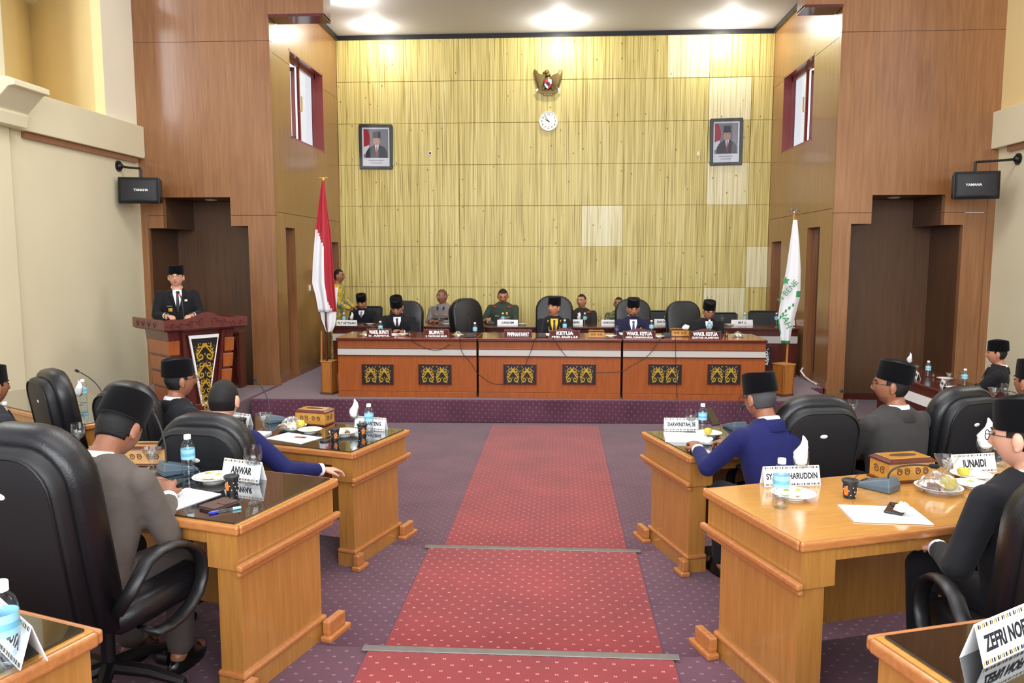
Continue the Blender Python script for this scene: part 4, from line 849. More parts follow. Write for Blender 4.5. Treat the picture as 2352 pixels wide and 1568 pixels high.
q = MB()
for i in range(7): x = (i-3); q.ribbon([(x*1.6*k_, -.03, -10*k_), (x*2.4*k_, -.04, -19*k_), (x*2.9*k_, -.03, -27*k_)], [.05, .06, .03], .02)
q.build('tail', 'dark_gold', t, smooth=True)
for s in (-1, 1): q = MB(); q.tube([(s*6*k_, -.05, -6*k_), (s*10*k_, -.06, -12*k_), (s*11*k_, -.06, -17*k_)], [4*k_, 3*k_, 2*k_], 8); q.ball((s*12*k_, -.06, -17*k_), (4*k_, .03, 2.2*k_)); q.build('leg', 'dark_gold', t, smooth=True)
q = MB(); pts_ = [(u*22*k_, -.07, (-17-4.5*(1-u*u))*k_) for u in [-1+i/8 for i in range(17)]]; n_ = len(pts_); V = [Vector(p)+Vector((0, dy, dz_)) for p in pts_ for dy, dz_ in ((0, -2.6*k_), (-.012, -2.6*k_), (-.012, 2.6*k_), (0, 2.6*k_))]
q.loft([V[i*4:i*4+4] for i in range(n_)]); q.build('ribbon', 'dark_gold', t, smooth=True)
for s in (-1, 1): q = MB(); q.cbox((s*24*k_, -.06, -15*k_), (6*k_, .012, 5*k_), rot=Matrix.Rotation(s*R(25), 3, 'Y')); q.build('ribbon_end', 'white_plastic', t)
# sockets and switches
def plate(px, py, where, lab, w=.06, h=.10, hole=False):
    p, ax = where; t = thing('wall_socket', lab, 'socket', p, ax)
    q = MB(); q.box(-w/2, w/2, -.01, 0, -h/2, h/2); q.build('plate', 'switch', t, bevel=.003); q = MB(); q.box(-w/4, w/4, -.013, -.0101, -h/4, h/4); q.build('insert', 'ink' if hole else 'white_plastic', t)
p = Px(711, 661, XL); plate(0, 0, ((p.x, p.y, p.z), R(90)), 'white light switch on the wood wall behind the red and white flag', .09, .10)
p = Py(2165, 714, YP+.95); plate(0, 0, ((p.x, p.y, p.z), 0), 'white light switch in the shaded recess of the right pier')
p = Py(988, 352, YW); plate(0, 0, ((p.x, YW, p.z), 0), 'tiny white socket plate with dark hole on the bamboo wall', .07, .07, True)
p = Py(1604, 353, YW); plate(0, 0, ((p.x, YW, p.z), 0), 'tiny pale socket plate beside the serious portrait', .05, .08)
# white conduit on the floor by the right pier
a, b = Pz(1833, 853, ST), Pz(1862, 868, ST); q = MB(); a = Vector((XR-.03, 12.3, ST+.02)); q.tube([a+Vector((0, -.1, .14)), a+Vector((-.04, -.14, .10)), a+Vector((.01, -.2, .02)), a+Vector((.0, -.5, .0)), a+Vector((0, -.75, 0))], .014, 8); tag(q.build('white_conduit', 'white_plastic', smooth=True), 'thin white conduit lying along the foot of the right wood wall', 'pipe')
# ================================================================ PEOPLE
def remesh_mesh(mb, name, voxel, smooth=4, dec=1.0):
    me = mb.mesh(name+'_src'); o = bpy.data.objects.new('tmp', me); link(o)
    r = o.modifiers.new('r', 'REMESH'); r.mode = 'VOXEL'; r.voxel_size = voxel; r.use_smooth_shade = True
    if smooth: s = o.modifiers.new('s', 'SMOOTH'); s.factor = .5; s.iterations = smooth
    if dec < 1: d = o.modifiers.new('d', 'DECIMATE'); d.ratio = dec
    dg = bpy.context.evaluated_depsgraph_get(); out = bpy.data.meshes.new_from_object(o.evaluated_get(dg)); out.name = name
    bpy.data.objects.remove(o); bpy.data.meshes.remove(me); out.polygons.foreach_set('use_smooth', [True]*len(out.polygons)); return out
def G(x, s): return math.exp(-(x/s)**2)
def head_point(a, b, off=0, hairy=False):
    """a = latitude, b = longitude (0 = face front, +Y); head centre at origin"""
    cx, cy, cz = math.cos(a)*math.sin(b), math.cos(a)*math.cos(b), math.sin(a)
    x, y, z = cx*.074, cy*.096, cz*.118
    if z < .0:
        k = min(1, -z/.118); x *= 1-.17*k*k; y = y*(1-.10*k) if y > 0 else y*(1-.42*k)
    if y > 0:
        x *= 1-.05*(y/.096)
        f = y/.096; front = max(0, f)**2
        if not hairy:
            y += .024*G(x, .0115)*G(z+.022, .016)*front+.012*G(x, .009)*G(z-.005, .022)*front      # nose
            y += .006*G(z-.034, .010)*G(x, .05)*front                                                 # brow
            y -= .009*(G(x-.031, .015)+G(x+.031, .015))*G(z-.016, .011)*front                         # sockets
            y += .005*G(x, .022)*(G(z+.054, .006)+G(z+.066, .006))*front-.003*G(x, .024)*G(z+.060, .003)*front  # lips
            y += .010*G(x, .024)*G(z+.098, .018)*front                                                # chin
            y += .004*(G(x-.042, .02)+G(x+.042, .02))*G(z+.018, .02)*front                            # cheeks
    if off: v = Vector((x, y, z)); v += v.normalized()*off; x, y, z = v
    return Vector((x, y, z))
def head_mb(mtx, wide=1.0):
    m = MB(); nu, nv = 56, 44; V = []; F_ = []
    for j in range(nv+1):
        a = -PI/2+PI*j/nv
        for i in range(nu): p = head_point(a, 2*PI*i/nu); p.x *= wide; V.append(mtx @ p)
    for j in range(nv):
        for i in range(nu): F_.append((j*nu+i, (j+1)*nu+i, (j+1)*nu+(i+1) % nu, j*nu+(i+1) % nu))
    m.add(V, F_)
    for s in (-1, 1):   # ears
        m.ball(mtx @ Vector((s*.077*wide, -.006, -.004)), 1, 12, 8, mtx=(mtx.to_3x3() @ Matrix.Rotation(s*R(-18), 3, 'Z') @ Matrix.Diagonal((.011, .019, .033))))
        m.ball(mtx @ Vector((s*.080*wide, -.002, -.030)), 1, 8, 6, mtx=(mtx.to_3x3() @ Matrix.Diagonal((.008, .010, .012))))
    return m
def shell(mtx, keep, off, name, matn, parent, thick=.006, wide=1.0):
    """skull-hugging layer (hair, brow, beard): head surface where keep(a,b,p) is true"""
    m = MB(); nu, nv = 60, 40; idx = {}
    for j in range(nv+1):
        for i in range(nu):
            a = -PI/2+PI*j/nv; b = -PI+2*PI*i/nu; p = head_point(a, b, off, True); p.x *= wide; idx[(j, i)] = len(m.v); m.v.append(tuple(mtx @ p))
    for j in range(nv):
        for i in range(nu):
            a = -PI/2+PI*(j+.5)/nv; b = -PI+2*PI*(i+.5)/nu
            if keep(a, b, head_point(a, b)): m.f.append([idx[(j, i)], idx[(j+1, i)], idx[(j+1, (i+1) % nu)], idx[(j, (i+1) % nu)]]); m.m.append(0)
    if not m.f: return None
    me = m.mesh(name, (matn,)); bm = bmesh.new(); bm.from_mesh(me); bmesh.ops.delete(bm, geom=[v for v in bm.verts if not v.link_faces], context='VERTS'); bm.to_mesh(me); bm.free()
    o = mk(name, me, parent, smooth='all'); s = o.modifiers.new('s', 'SOLIDIFY'); s.thickness = thick; s.offset = -1; return o
def hair_keep(style):
    def f(a, b, p):
        front = math.cos(b)
        if style == 'full':   return (p.z > .080 and p.y > -.02) or (p.y <= -.018 and p.z > -.055) or (p.y < .03 and p.z > .028)
        if style == 'short':  return (p.z > .075) or (p.y <= -.005 and p.z > -.05) or (p.y < .02 and p.z > .02)
        if style == 'back':   return (p.y <= -.020 and p.z > -.056) or (p.y < .026 and p.y > -.02 and p.z > .012)
        return False
    return f
def ik(s, h, l1, l2, pole):
    d = h-s; L = min(d.length, (l1+l2)*.985); d = d.normalized(); h = s+d*L
    x = (l1*l1-l2*l2+L*L)/(2*L); y = math.sqrt(max(0, l1*l1-x*x)); p = pole-d*pole.dot(d); p = p.normalized() if p.length > 1e-5 else d.orthogonal().normalized()
    return s+d*x+p*y, h
def hand_mb(m, w, d, n, curl=.5, side=1, sc=1.0):
    """five-fingered hand: wrist w, finger direction d, palm normal n (palm side)"""
    d = d.normalized(); n = (n-d*n.dot(d)).normalized(); s = d.cross(n)*side
    m.loft([[w+d*(u*sc)+s*(sw*sc*cs)+n*(th*sc*sn) for cs, sn in [(math.cos(2*PI*k/10), math.sin(2*PI*k/10)) for k in range(10)]] for u, sw, th in ((-.02, .024, .019), (.015, .028, .018), (.05, .038, .016), (.085, .041, .014), (.098, .034, .011))])
    for i, (o, L) in enumerate(zip((-.033, -.011, .011, .032), (.068, .078, .074, .058))):
        p = w+d*(.088*sc)+s*(o*sc); dd = (d+s*o*2.2).normalized(); segs = (L*.45*sc, L*.32*sc, L*.25*sc); ang = 0
        for k, l in enumerate(segs):
            ang += curl*(.55, .8, .6)[k]; v = (dd*math.cos(ang)+n*math.sin(ang)); q = p+v*l; m.cap2(p, q, (.0096, .0088, .0082)[k]*sc, (.0088, .0082, .0072)[k]*sc, 8); p = q
    p = w+d*(.022*sc)-s*(.026*sc)+n*(.006*sc); v = (d*.75-s*.62+n*.28).normalized(); q = p+v*(.040*sc); m.cap2(p, q, .0135*sc, .0105*sc, 8); v2 = (d*.93-s*.2+n*(.3+.3*curl)).normalized(); m.cap2(q, q+v2*(.032*sc), .0105*sc, .0082*sc, 8)
def ell(c, X, Yv, rx, ry, n=18, p=2.4):
    out = []
    for k in range(n):
        a = 2*PI*k/n; ca, sa = math.cos(a), math.sin(a); e = 2/p
        out.append(c+X*(rx*math.copysign(abs(ca)**e, ca))+Yv*(ry*math.copysign(abs(sa)**e, sa)))
    return out
PEOPLE = []
def person(label, px, ptop, y, face, floor_z, jacket='suit_black', trousers='trousers_dark', skin='skin_mid', cap=True, hair='back', hairmat='hair', headyaw=0, headpitch=0, headroll=0, lean=6, sway=0, seat=.45,
           handL=None, handR=None, stand=False, glasses=None, shirt='shirt_white', tie='tie_black', bib=.20, beard=None, voxel=.006, sleeve=1.0, open_front=True, collar=True, wide=1.06, hand_curl=.7, lapel=True, extras=(), wide_body=1.0, group='people in the chamber', capmat='peci', xy=None, scale=None, twist=0, capback=0):
    """face: heading in degrees, 0 = towards the stage, 180 = towards the camera. The head's top lands on pixel (px, ptop) at distance y."""
    # local skeleton, facing +Y, floor at z=0
    capadd = .045 if cap else .008
    lr = R(lean); hipz = .93 if stand else seat+.10
    pel = Vector((0, 0, hipz)); sp = Matrix.Rotation(-lr, 3, 'X') @ Matrix.Rotation(R(sway), 3, 'Y')
    spl = .49 if not stand else .52
    neck = pel+sp @ Vector((0, -.01, spl)); TX = Matrix.Rotation(R(twist), 3, 'Z') @ sp @ Vector((1, 0, 0)); TU = sp @ Vector((0, 0, 1)); TF = Matrix.Rotation(R(twist), 3, 'Z') @ sp @ Vector((0, 1, 0))
    hm3 = Matrix.Rotation(R(headyaw), 3, 'Z') @ Matrix.Rotation(-R(headpitch), 3, 'X') @ Matrix.Rotation(R(headroll), 3, 'Y')
    hc = neck+TU*.036+TF*.016+hm3 @ Vector((0, .022, .122))
    HM = Matrix.Translation(hc) @ hm3.to_4x4() @ Matrix.Scale(1.06, 4)
    top_local = hc.z+(.118+capadd)*1.06
    tgt = Py(px, ptop, y); fr = R(face)
    want = tgt.z-floor_z; sc = want/top_local if scale is None else scale
    hxy = Matrix.Rotation(fr, 3, 'Z') @ Vector((hc.x, hc.y, 0))*sc
    root = thing('person', label, 'person', (tgt.x-hxy.x, tgt.y-hxy.y, floor_z), fr, group); root.scale = (sc,)*3
    PEOPLE.append((label[:40], round(sc, 3), round(tgt.x-hxy.x, 2), round(tgt.y-hxy.y, 2)))
    shl = neck-TX*.195*wide_body-TU*.062; shr = neck+TX*.195*wide_body-TU*.062
    if handL is None: handL = (-.16, .36, hipz+.06) if not stand else (-.24, .05, .80)
    if handR is None: handR = (.16, .36, hipz+.06) if not stand else (.24, .05, .80)
    hL, hR = Vector(handL), Vector(handR)
    poleL, poleR = Vector((-.55, -.55, -.65)), Vector((.55, -.55, -.65))
    eL, hL = ik(shl, hL, .285, .255, poleL); eR, hR = ik(shr, hR, .285, .255, poleR)
    hips = [Vector((s*.09, 0, hipz-.01)) for s in (-1, 1)]
    if stand: knees = [Vector((s*.10, .02, .50)) for s in (-1, 1)]; ank = [Vector((s*.11, 0, .09)) for s in (-1, 1)]
    else: knees = [Vector((s*.13, .43, hipz-.01)) for s in (-1, 1)]; ank = [Vector((s*.13, .40, .10)) for s in (-1, 1)]
    # ---- body: one continuous surface
    b = head_mb(HM, wide); b.cap2(hc+hm3 @ Vector((0, -.018, -.07)), neck+TU*.0, .051*wide, .058*wide, 16); b.cap2(neck, neck-TU*.06, .075, .09, 14)
    b.loft([ell(pel-TU*.10+TU*u, TX, TF, w, d) for u, w, d in ((0, .13, .09), (.05, .16, .115), (.16, .145, .10), (.32, .155, .105), (.48, .165, .10), (.55, .12, .075))])
    for s_, e_, h_ in ((shl, eL, hL), (shr, eR, hR)):
        b.cap2(s_, e_, .050, .040, 12); b.cap2(e_, h_, .038, .026, 12)
    for i in (0, 1):
        b.cap2(hips[i], knees[i], .075, .055, 12); b.cap2(knees[i], ank[i], .052, .036, 12); b.cap2(ank[i]-Vector((0, .02, .03)), ank[i]+Vector((0, .14, -.055)), .035, .028, 10)
    for s_, e_, h_, sd in ((shl, eL, hL, 1), (shr, eR, hR, -1)):
        dv = (h_-e_).normalized(); pn = Vector((0, 0, -1)) if abs(dv.z) < .8 else Vector((-sd*-1, 0, 0)); hand_mb(b, h_+dv*.01, dv, pn, hand_curl, -sd)
    me = remesh_mesh(b, 'body', voxel, 2, .45 if voxel > .0045 else .35); me.materials.append(M[skin])
    inv = HM.inverted(); at = me.color_attributes.new('tone', 'FLOAT_COLOR', 'POINT'); data = []
    for v in me.vertices:
        p = inv @ v.co; r = g = 0.0
        if p.y > .06 and abs(p.z) < .13:
            r = min(1, 1.2*G(p.x, .023)*(G(p.z+.060, .010)))
            if beard == 'moustache': g = .85*G(p.x, .026)*G(p.z+.044, .007)
            g = max(g, .55*G(p.x, .020)*G(p.z+.0605, .0022))
        if p.y > .02 and abs(p.z) < .13:
            if beard == 'full': g = max(g, .9 if (p.z < -.062 and abs(p.x) < .07) else 0, .85*G(p.x, .026)*G(p.z+.045, .008))
            if beard == 'goatee': g = max(g, .9*G(p.x, .026)*(1 if p.z < -.072 else G(p.z+.072, .01)), .8*G(p.x, .028)*G(p.z+.044, .008))
            if beard == 'grey': g = max(g, .35 if (p.z < -.062 and abs(p.x) < .07) else 0)
        data += [r, g, 0, 1]
    at.data.foreach_set('color', data)
    bo = mk('body', me, root, smooth='all')
    # ---- eyes, brows
    for s in (-1, 1):
        q = MB(); q.ball(HM @ Vector((s*.031*wide, .0825, .014)), 1, 10, 6, mtx=hm3 @ Matrix.Diagonal((.0135, .006, .0052))); q.build('eye', 'ink', root, smooth='all')
        q = MB(); q.tube([HM @ Vector((s*.014, .094, .031)), HM @ Vector((s*.030, .091, .036)), HM @ Vector((s*.048, .080, .032))], [.0035, .004, .0015], 6); q.build('eyebrow', 'hair', root, smooth='all')
    if hair: shell(HM, hair_keep(hair), .003, 'hair', hairmat, root, .006, wide)
    if cap:
        q = MB(); n = 40; rg = []; ct = Matrix.Rotation(R(capback), 3, 'X'); CB = Vector((0, -.012, .045))
        for z, k in ((-.012, .985), (0, 1.0), (.05, .985), (.094, .955), (.100, .93), (.1005, .88), (.094, .80), (.092, .3)):
            rg.append([HM @ (CB+ct @ Vector((.083*wide*k*math.cos(2*PI*i/n), .104*k*math.sin(2*PI*i/n), z+.006*math.cos(2*2*PI*i/n)*(1 if z > .02 else 0)))) for i in range(n)])
        q.loft(rg); q.build('cap', capmat, root, smooth=True, angle=50)
    if glasses:
        q = MB()
        for s in (-1, 1):
            pts = [HM @ Vector((s*.033*wide+.0235*math.cos(2*PI*k/18), .104-.006*abs(math.cos(2*PI*k/18)) if False else .104, .010+.0185*math.sin(2*PI*k/18))) for k in range(19)]; q.tube(pts, .0018, 6)
            q.tube([HM @ Vector((s*.056*wide, .102, .018)), HM @ Vector((s*.080*wide, .05, .016)), HM @ Vector((s*.082*wide, -.01, .012))], .0018, 6)
        q.tube([HM @ Vector((-.010, .105, .014)), HM @ Vector((0, .108, .017)), HM @ Vector((.010, .105, .014))], .0018, 6); gl = q.build('spectacles', glasses, root, smooth=True)
        for s in (-1, 1): q = MB(); q.add([HM @ Vector((s*.033*wide+.0225*math.cos(2*PI*k/18), .104, .010+.0175*math.sin(2*PI*k/18))) for k in range(18)], [list(range(18))]); q.build('lens', 'pane', gl)
    # ---- jacket: torso and sleeves as one soft volume
    j = MB(); wb = wide_body
    hem = -.14 if not stand else -.22
    rings = [(hem, .185, .135), (-.05, .185, .138), (.08, .170, .126), (.22, .186, .134), (.36, .205, .130), (.43, .200, .116), (.465, .175, .100), (.50, .115, .084), (.53, .072, .068)]
    if not stand: rings[0] = (-.11, .19, .145)
    j.loft([ell(pel+TU*(u-.0), TX, TF, w*wb, d*wb, 22, 2.5) for u, w, d in rings])
    for s_, e_, h_ in ((shl, eL, hL), (shr, eR, hR)):
        w_ = e_+(h_-e_)*(.93*sleeve if sleeve > .3 else .05)
        j.cap2(s_-TU*.008, e_, .064, .055, 16)
        if sleeve > .3:
            d_ = (w_-e_).normalized(); j.cap2(e_, e_+(w_-e_)*.5, .056, .048, 16); u_ = d_.orthogonal().normalized(); v_ = d_.cross(u_); j.loft([[e_+(w_-e_)*f+u_*(r*math.cos(2*PI*k/16))+v_*(r*math.sin(2*PI*k/16)) for k in range(16)] for f, r in ((.3, .050), (.7, .045), (1.0, .042))])
    jm = remesh_mesh(j, 'jacket', .011, 4); jm.materials.append(M[jacket]); jo = mk('jacket' if collar else 'shirt', jm, root, smooth='all')
    tm = MB()
    for i in (0, 1): tm.cap2(hips[i], knees[i], .092, .072, 14); tm.cap2(knees[i], ank[i]+Vector((0, 0, .02)), .070, .058, 14)
    tm.loft([ell(pel+Vector((0, 0, u)), Vector((1, 0, 0)), Vector((0, 1, 0)), w, d) for u, w, d in ((-.11, .13, .10), (-.06, .17, .13), (.08, .165, .125))])
    t2 = remesh_mesh(tm, 'trousers', .018, 2); t2.materials.append(M[trousers]); mk('trousers', t2, root, smooth='all')
    for i in (0, 1):
        q = MB(); a_ = ank[i]; q.loft([[(a_.x+x*w, a_.y-.07+yy, z) for x in (-1, 1)]+[] if False else [Vector((a_.x+w*math.cos(2*PI*k/12), a_.y+.045+l*math.sin(2*PI*k/12), z)) for k in range(12)] for z, w, l in ((0, .042, .125), (.03, .045, .13), (.055, .040, .11), (.085, .036, .06))]); q.build('shoe', 'shoe', root, smooth=True)
    # ---- pieces laid on the jacket front
    bvh = BVHTree.FromPolygons([v.co for v in jm.vertices], [p.vertices[:] for p in jm.polygons])
    def lay(name, matn, rows_, off=.004, back=False, nu=6, parent=root):
        """rows_: (v, u_left, u_right) measured from the neck down (v<0) and sideways on the chest"""
        q = MB(); R_ = []
        fine = []
        for a, c in zip(rows_, rows_[1:]):
            for k in range(4): f = k/4; fine.append(tuple(a[i]+(c[i]-a[i])*f for i in range(3)))
        fine.append(rows_[-1]); dirv = TF*(-1 if not back else 1)
        for v, ul, ur in fine:
            row = []
            for i in range(nu+1):
                u = ul+(ur-ul)*i/nu; o_ = neck+TU*v+TX*u-dirv*.5; hit = bvh.ray_cast(o_, dirv)[0]
                if hit is None: hit = neck+TU*v+TX*u-dirv*.05
                row.append(hit-dirv*off)
            R_.append(row)
        n = nu+1; q.v = [tuple(p) for r_ in R_ for p in r_]
        for a in range(len(R_)-1):
            for i in range(nu): q.f.append([a*n+i, a*n+i+1, (a+1)*n+i+1, (a+1)*n+i]); q.m.append(0)
        o = q.build(name, matn, parent, smooth='all'); s_ = o.modifiers.new('s', 'SOLIDIFY'); s_.thickness = .005; s_.offset = 1; return o
    if open_front and bib:
        so = lay('shirt_front', shirt, [(.005, -.055, .055), (-.04, -.058, .058), (-bib*.6, -.036, .036), (-bib, -.004, .004)], .003)
        if tie: lay('tie', tie, [(-.012, -.014, .014), (-.03, -.017, .017), (-.045, -.012, .012), (-bib*.75, -.022, .022), (-bib*.98, -.012, .012)], .010, nu=3)
        if lapel:
            for s in (-1, 1): lay('lapel', jacket, [(.0, s*.055, s*.075), (-.05, s*.056, s*.095), (-.075, s*.05, s*.108), (-.085, s*.047, s*.085), (-bib*.95, s*.006, s*.012)], .009, nu=3)
    if collar:
        cm = MB(); n = 24; rg = []
        for u, w, d in ((-.03, .082, .076), (.012, .066, .064), (.034, .061, .060), (.030, .066, .065), (-.035, .092, .084)): rg.append([neck+TU*(u+.012-(.03*max(0, math.sin(2*PI*k/n)) if u > 0 else 0))+TX*(w*math.cos(2*PI*k/n))+TF*(d*math.sin(2*PI*k/n)-.006) for k in range(n)])
        cm.loft(rg, False); cm.build('shirt_collar', shirt, root, smooth='all')
        cm = MB(); rg = []
        for u, w, d in ((-.055, .105, .094), (.0, .082, .078), (.016, .074, .072), (.008, .082, .080), (-.06, .118, .104)):
            rg.append([neck+TU*(u+.006)+TX*(w*math.cos(a))+TF*(d*math.sin(a)-.012) for a in [R(150)+R(240)*k/(n-1) for k in range(n)]])
        cm.loft(rg, False, closed=False); o = cm.build('jacket_collar', jacket, root, smooth='all'); s_ = o.modifiers.new('s', 'SOLIDIFY'); s_.thickness = .006
    if sleeve > .9 and collar:
        for e_, h_ in ((eL, hL), (eR, hR)):
            d_ = (h_-e_).normalized(); c_ = e_+(h_-e_)*.93; u_ = d_.orthogonal().normalized(); v_ = d_.cross(u_); q = MB(); q.loft([[c_+d_*f+u_*(.0405*math.cos(2*PI*k/16))+v_*(.0405*math.sin(2*PI*k/16)) for k in range(16)] for f in (-.02, .014)], False); q.build('shirt_cuff', shirt, root, smooth=True)
    for nm, mt_, rows_ in extras: lay(nm, mt_, rows_, .007, nu=3)
    return root
def rect(u, v, w, h): return [(v+h/2, u-w/2, u+w/2), (v-h/2, u-w/2, u+w/2)]
# ---- dais, front row (they face the hall)
YD = 11.15
person('man in black suit and black cap on the dais, bent over papers', 911, 678, YD, 182, ST, headpitch=34, lean=16, skin='skin_mid', hairmat='hair_grey', bib=.16, extras=[('lapel_pin', 'gold', rect(-.10, -.15, .022, .03))], handL=(-.10, .42, .80), handR=(.14, .40, .80))
person('man in black robe with yellow shirt and gold cords on the dais, looking aside', 1272, 679, YD, 184, ST, headyaw=-34, lean=8, skin='skin_mid', shirt='shirt_yellow', tie='tie_black', bib=.26, headroll=-4, handL=(-.02, .40, .76), handR=(.05, .42, .76),
       extras=[('gold_cord', 'gold', [(-.02, -.075, -.066), (-.14, -.085, -.076), (-.30, -.045, -.036)]), ('gold_cord', 'gold', [(-.02, .066, .075), (-.14, .076, .085), (-.30, .036, .045)]), ('collar_badge', 'gold', rect(-.085, -.03, .03, .03)), ('collar_badge', 'gold', rect(.085, -.03, .03, .03))])
person('bearded man in navy suit with spectacles and blue tie on the dais', 1455, 682, YD, 183, ST, jacket='suit_navy', headpitch=14, lean=10, glasses='chrome', beard='full', tie='tie_blue', bib=.22, skin='skin_mid', handL=(-.12, .42, .80), handR=(.12, .40, .80), extras=[('lapel_pin', 'gold', rect(-.11, -.12, .02, .028))])
person('man in black suit with spectacles and grey tie on the dais, reading', 1629, 688, YD+.05, 187, ST, headpitch=20, lean=10, glasses='ink', tie='tie_grey', bib=.16, skin='skin_mid', hairmat='hair_grey', handL=(-.10, .42, .80), handR=(.14, .40, .80))
# ---- dais, back row
YR = 13.22
person('man in black suit and cap at the back table beside the red white flag', 830, 673, YR, 178, ST, headpitch=22, lean=8, tie='tie_grey', bib=.12, skin='skin_mid')
person('police officer in grey uniform with shaved head at the back table', 1015, 663, YR, 165, ST, jacket='police_grey', cap=False, hair='short', hairmat='hair_shaved', skin='skin_dark', headyaw=-22, open_front=False, collar=False, lean=4, handL=(-.05, .40, .80), handR=(.08, .38, .80), wide_body=1.08,
       extras=[('pocket_flap', 'ink', rect(-.085, -.20, .10, .022)), ('pocket_flap', 'ink', rect(.085, -.20, .10, .022)), ('orange_badge', 'cup_orange', rect(-.085, -.14, .06, .026)), ('orange_badge', 'cup_orange', rect(.085, -.14, .06, .026)), ('orange_badge', 'cup_orange', rect(.085, -.27, .05, .03)), ('orange_badge', 'cup_orange', rect(-.085, -.27, .05, .03)), ('collar_tab', 'ink', rect(-.055, -.03, .03, .05)), ('collar_tab', 'ink', rect(.055, -.03, .03, .05))])
person('army officer in dark green uniform with short sleeves at the back table', 1155, 661, YR, 176, ST, jacket='army_green', cap=False, hair='full', skin='skin_mid', headpitch=24, headyaw=10, open_front=False, collar=False, sleeve=.2, lean=5, handL=(-.10, .38, .80), handR=(.22, .36, .80), wide_body=1.05,
       extras=[('shoulder_board', 'tie_red', [(-.02, -.15, -.08), (-.045, -.17, -.09)]), ('shoulder_board', 'tie_red', [(-.02, .08, .15), (-.045, .09, .17)]), ('breast_badge', 'gold', rect(-.085, -.14, .035, .05)), ('name_tape', 'print_grey', rect(-.085, -.20, .09, .018)), ('name_tape', 'print_grey', rect(.085, -.18, .08, .018))])
person('prosecutor in dark brown uniform with gold pin at the back table', 1336, 674, YR, 176, ST, jacket='prosecutor', cap=False, hair='full', skin='skin_mid', headyaw=-22, open_front=False, collar=False, lean=2, wide_body=1.04, extras=[('breast_badge', 'gold', rect(-.08, -.13, .04, .04)), ('shoulder_board', 'tie_red', [(-.02, -.15, -.08), (-.045, -.17, -.09)]), ('white_cord', 'shirt_white', [(-.05, .05, .075), (-.14, .03, .05), (-.2, .03, .04)])])
person('soldier in camouflage jacket half hidden at the back table', 1421, 681, YR, 176, ST, jacket='camouflage', cap=False, hair='full', skin='skin_tan', headyaw=-14, open_front=False, collar=False, lean=4)
person('man in yellow and grey patterned shirt standing by the bamboo wall', 778, 617, 13.5, 262, ST, jacket='batik_yellow', trousers='batik_yellow', cap=False, hair='full', skin='skin_tan', open_front=False, collar=False, stand=True, handL=(-.10, .34, 1.02), handR=(.08, .34, 1.0), hand_curl=.9)
# ---- speaker at the lectern
person('man speaking at the lectern in black suit, black tie and round spectacles', 403, 606, 9.98, 208, .30, skin='skin_light', stand=True, headyaw=-10, wide=1.12, glasses='ink', bib=.30, handL=(-.16, .34, 1.12), handR=(.14, .34, 1.12), extras=[('gold_badge', 'gold', rect(.09, -.25, .05, .045)), ('lapel_pin', 'snack_white', rect(-.10, -.13, .035, .025)), ('name_tape', 'print_grey', rect(.10, -.20, .06, .008)), ('tie_clip', 'gold', rect(0, -.25, .045, .008))], wide_body=1.06)
# ---- man at the right wall
person('man in black suit and olive tie sitting sideways at the right wall table', 2292, 778, 8.75, 62, .0, skin='skin_mid', tie='tie_olive', bib=.16, lean=-6, headpitch=2, headyaw=4, handL=(-.02, .36, .72), handR=(.06, .34, .72))
# ---- members seen from behind
person('man in black suit and tall cap seated below the lectern, seen from behind', 410, 818, 5.02, -30, T1, jacket='suit_black', skin='skin_tan', headyaw=-18, lean=8, glasses='ink', voxel=.005, handL=(-.2, .40, .72), handR=(.2, .36, .72))
person('bareheaded man in bright blue suit with hand resting by the aisle', 512, 869, 4.28, -4, T1, jacket='suit_blue', cap=False, hair='full', skin='skin_light', lean=4, headyaw=2, headpitch=6, voxel=.0045, handR=(.54, .24, .74), handL=(-.1, .40, .72), hand_curl=.5, group='members seen from behind')
person('man in taupe suit and black cap leaning on the glass topped desk', 268, 893, 3.02, -10, T2, jacket='suit_taupe', trousers='trousers_taupe', skin='skin_tan', lean=16, headpitch=38, voxel=.005, handR=(.10, .40, .80), handL=(-.1, .44, .80), wide_body=1.05, group='members seen from behind')
person('man at the left edge in black cap, mostly outside the view', -22, 832, 4.75, -24, T1, skin='skin_tan', lean=6, voxel=.006, group='members seen from behind', jacket='suit_charcoal')
person('man in royal blue suit and black cap writing at the desk by the aisle', 1748, 850, 4.55, 20, T1, jacket='suit_blue', skin='skin_tan', hairmat='hair_grey', hair='back', lean=18, headpitch=14, headyaw=12, glasses='ink', voxel=.0045, handL=(-.26, .50, .80), handR=(.0, .50, .80), hand_curl=1.0, group='members seen from behind')
person('man in dark grey suit and black cap turning his head aside, with spectacles', 2052, 823, 4.82, 22, T1, jacket='suit_grey', skin='skin_tan', hair='back', lean=3, headyaw=46, glasses='ink', voxel=.0045, wide_body=1.05, group='members seen from behind', capback=10, handL=(-.1, .40, .72), handR=(.12, .38, .72), beard='grey')
person('man in black suit at the far right desk, only his shoulder in view', 2375, 818, 4.95, 24, T1, jacket='suit_charcoal', skin='skin_tan', voxel=.006, group='members seen from behind')
person('man in black cap with thin spectacles at the bare wooden desk', 2356, 903, 2.9, 12, T2, jacket='suit_black', skin='skin_light', glasses='ink', lean=2, headyaw=34, headpitch=6, voxel=.005, group='members seen from behind', handL=(-.22, .22, .70), handR=(.16, .30, .66))
for p_ in PEOPLE: print(p_)
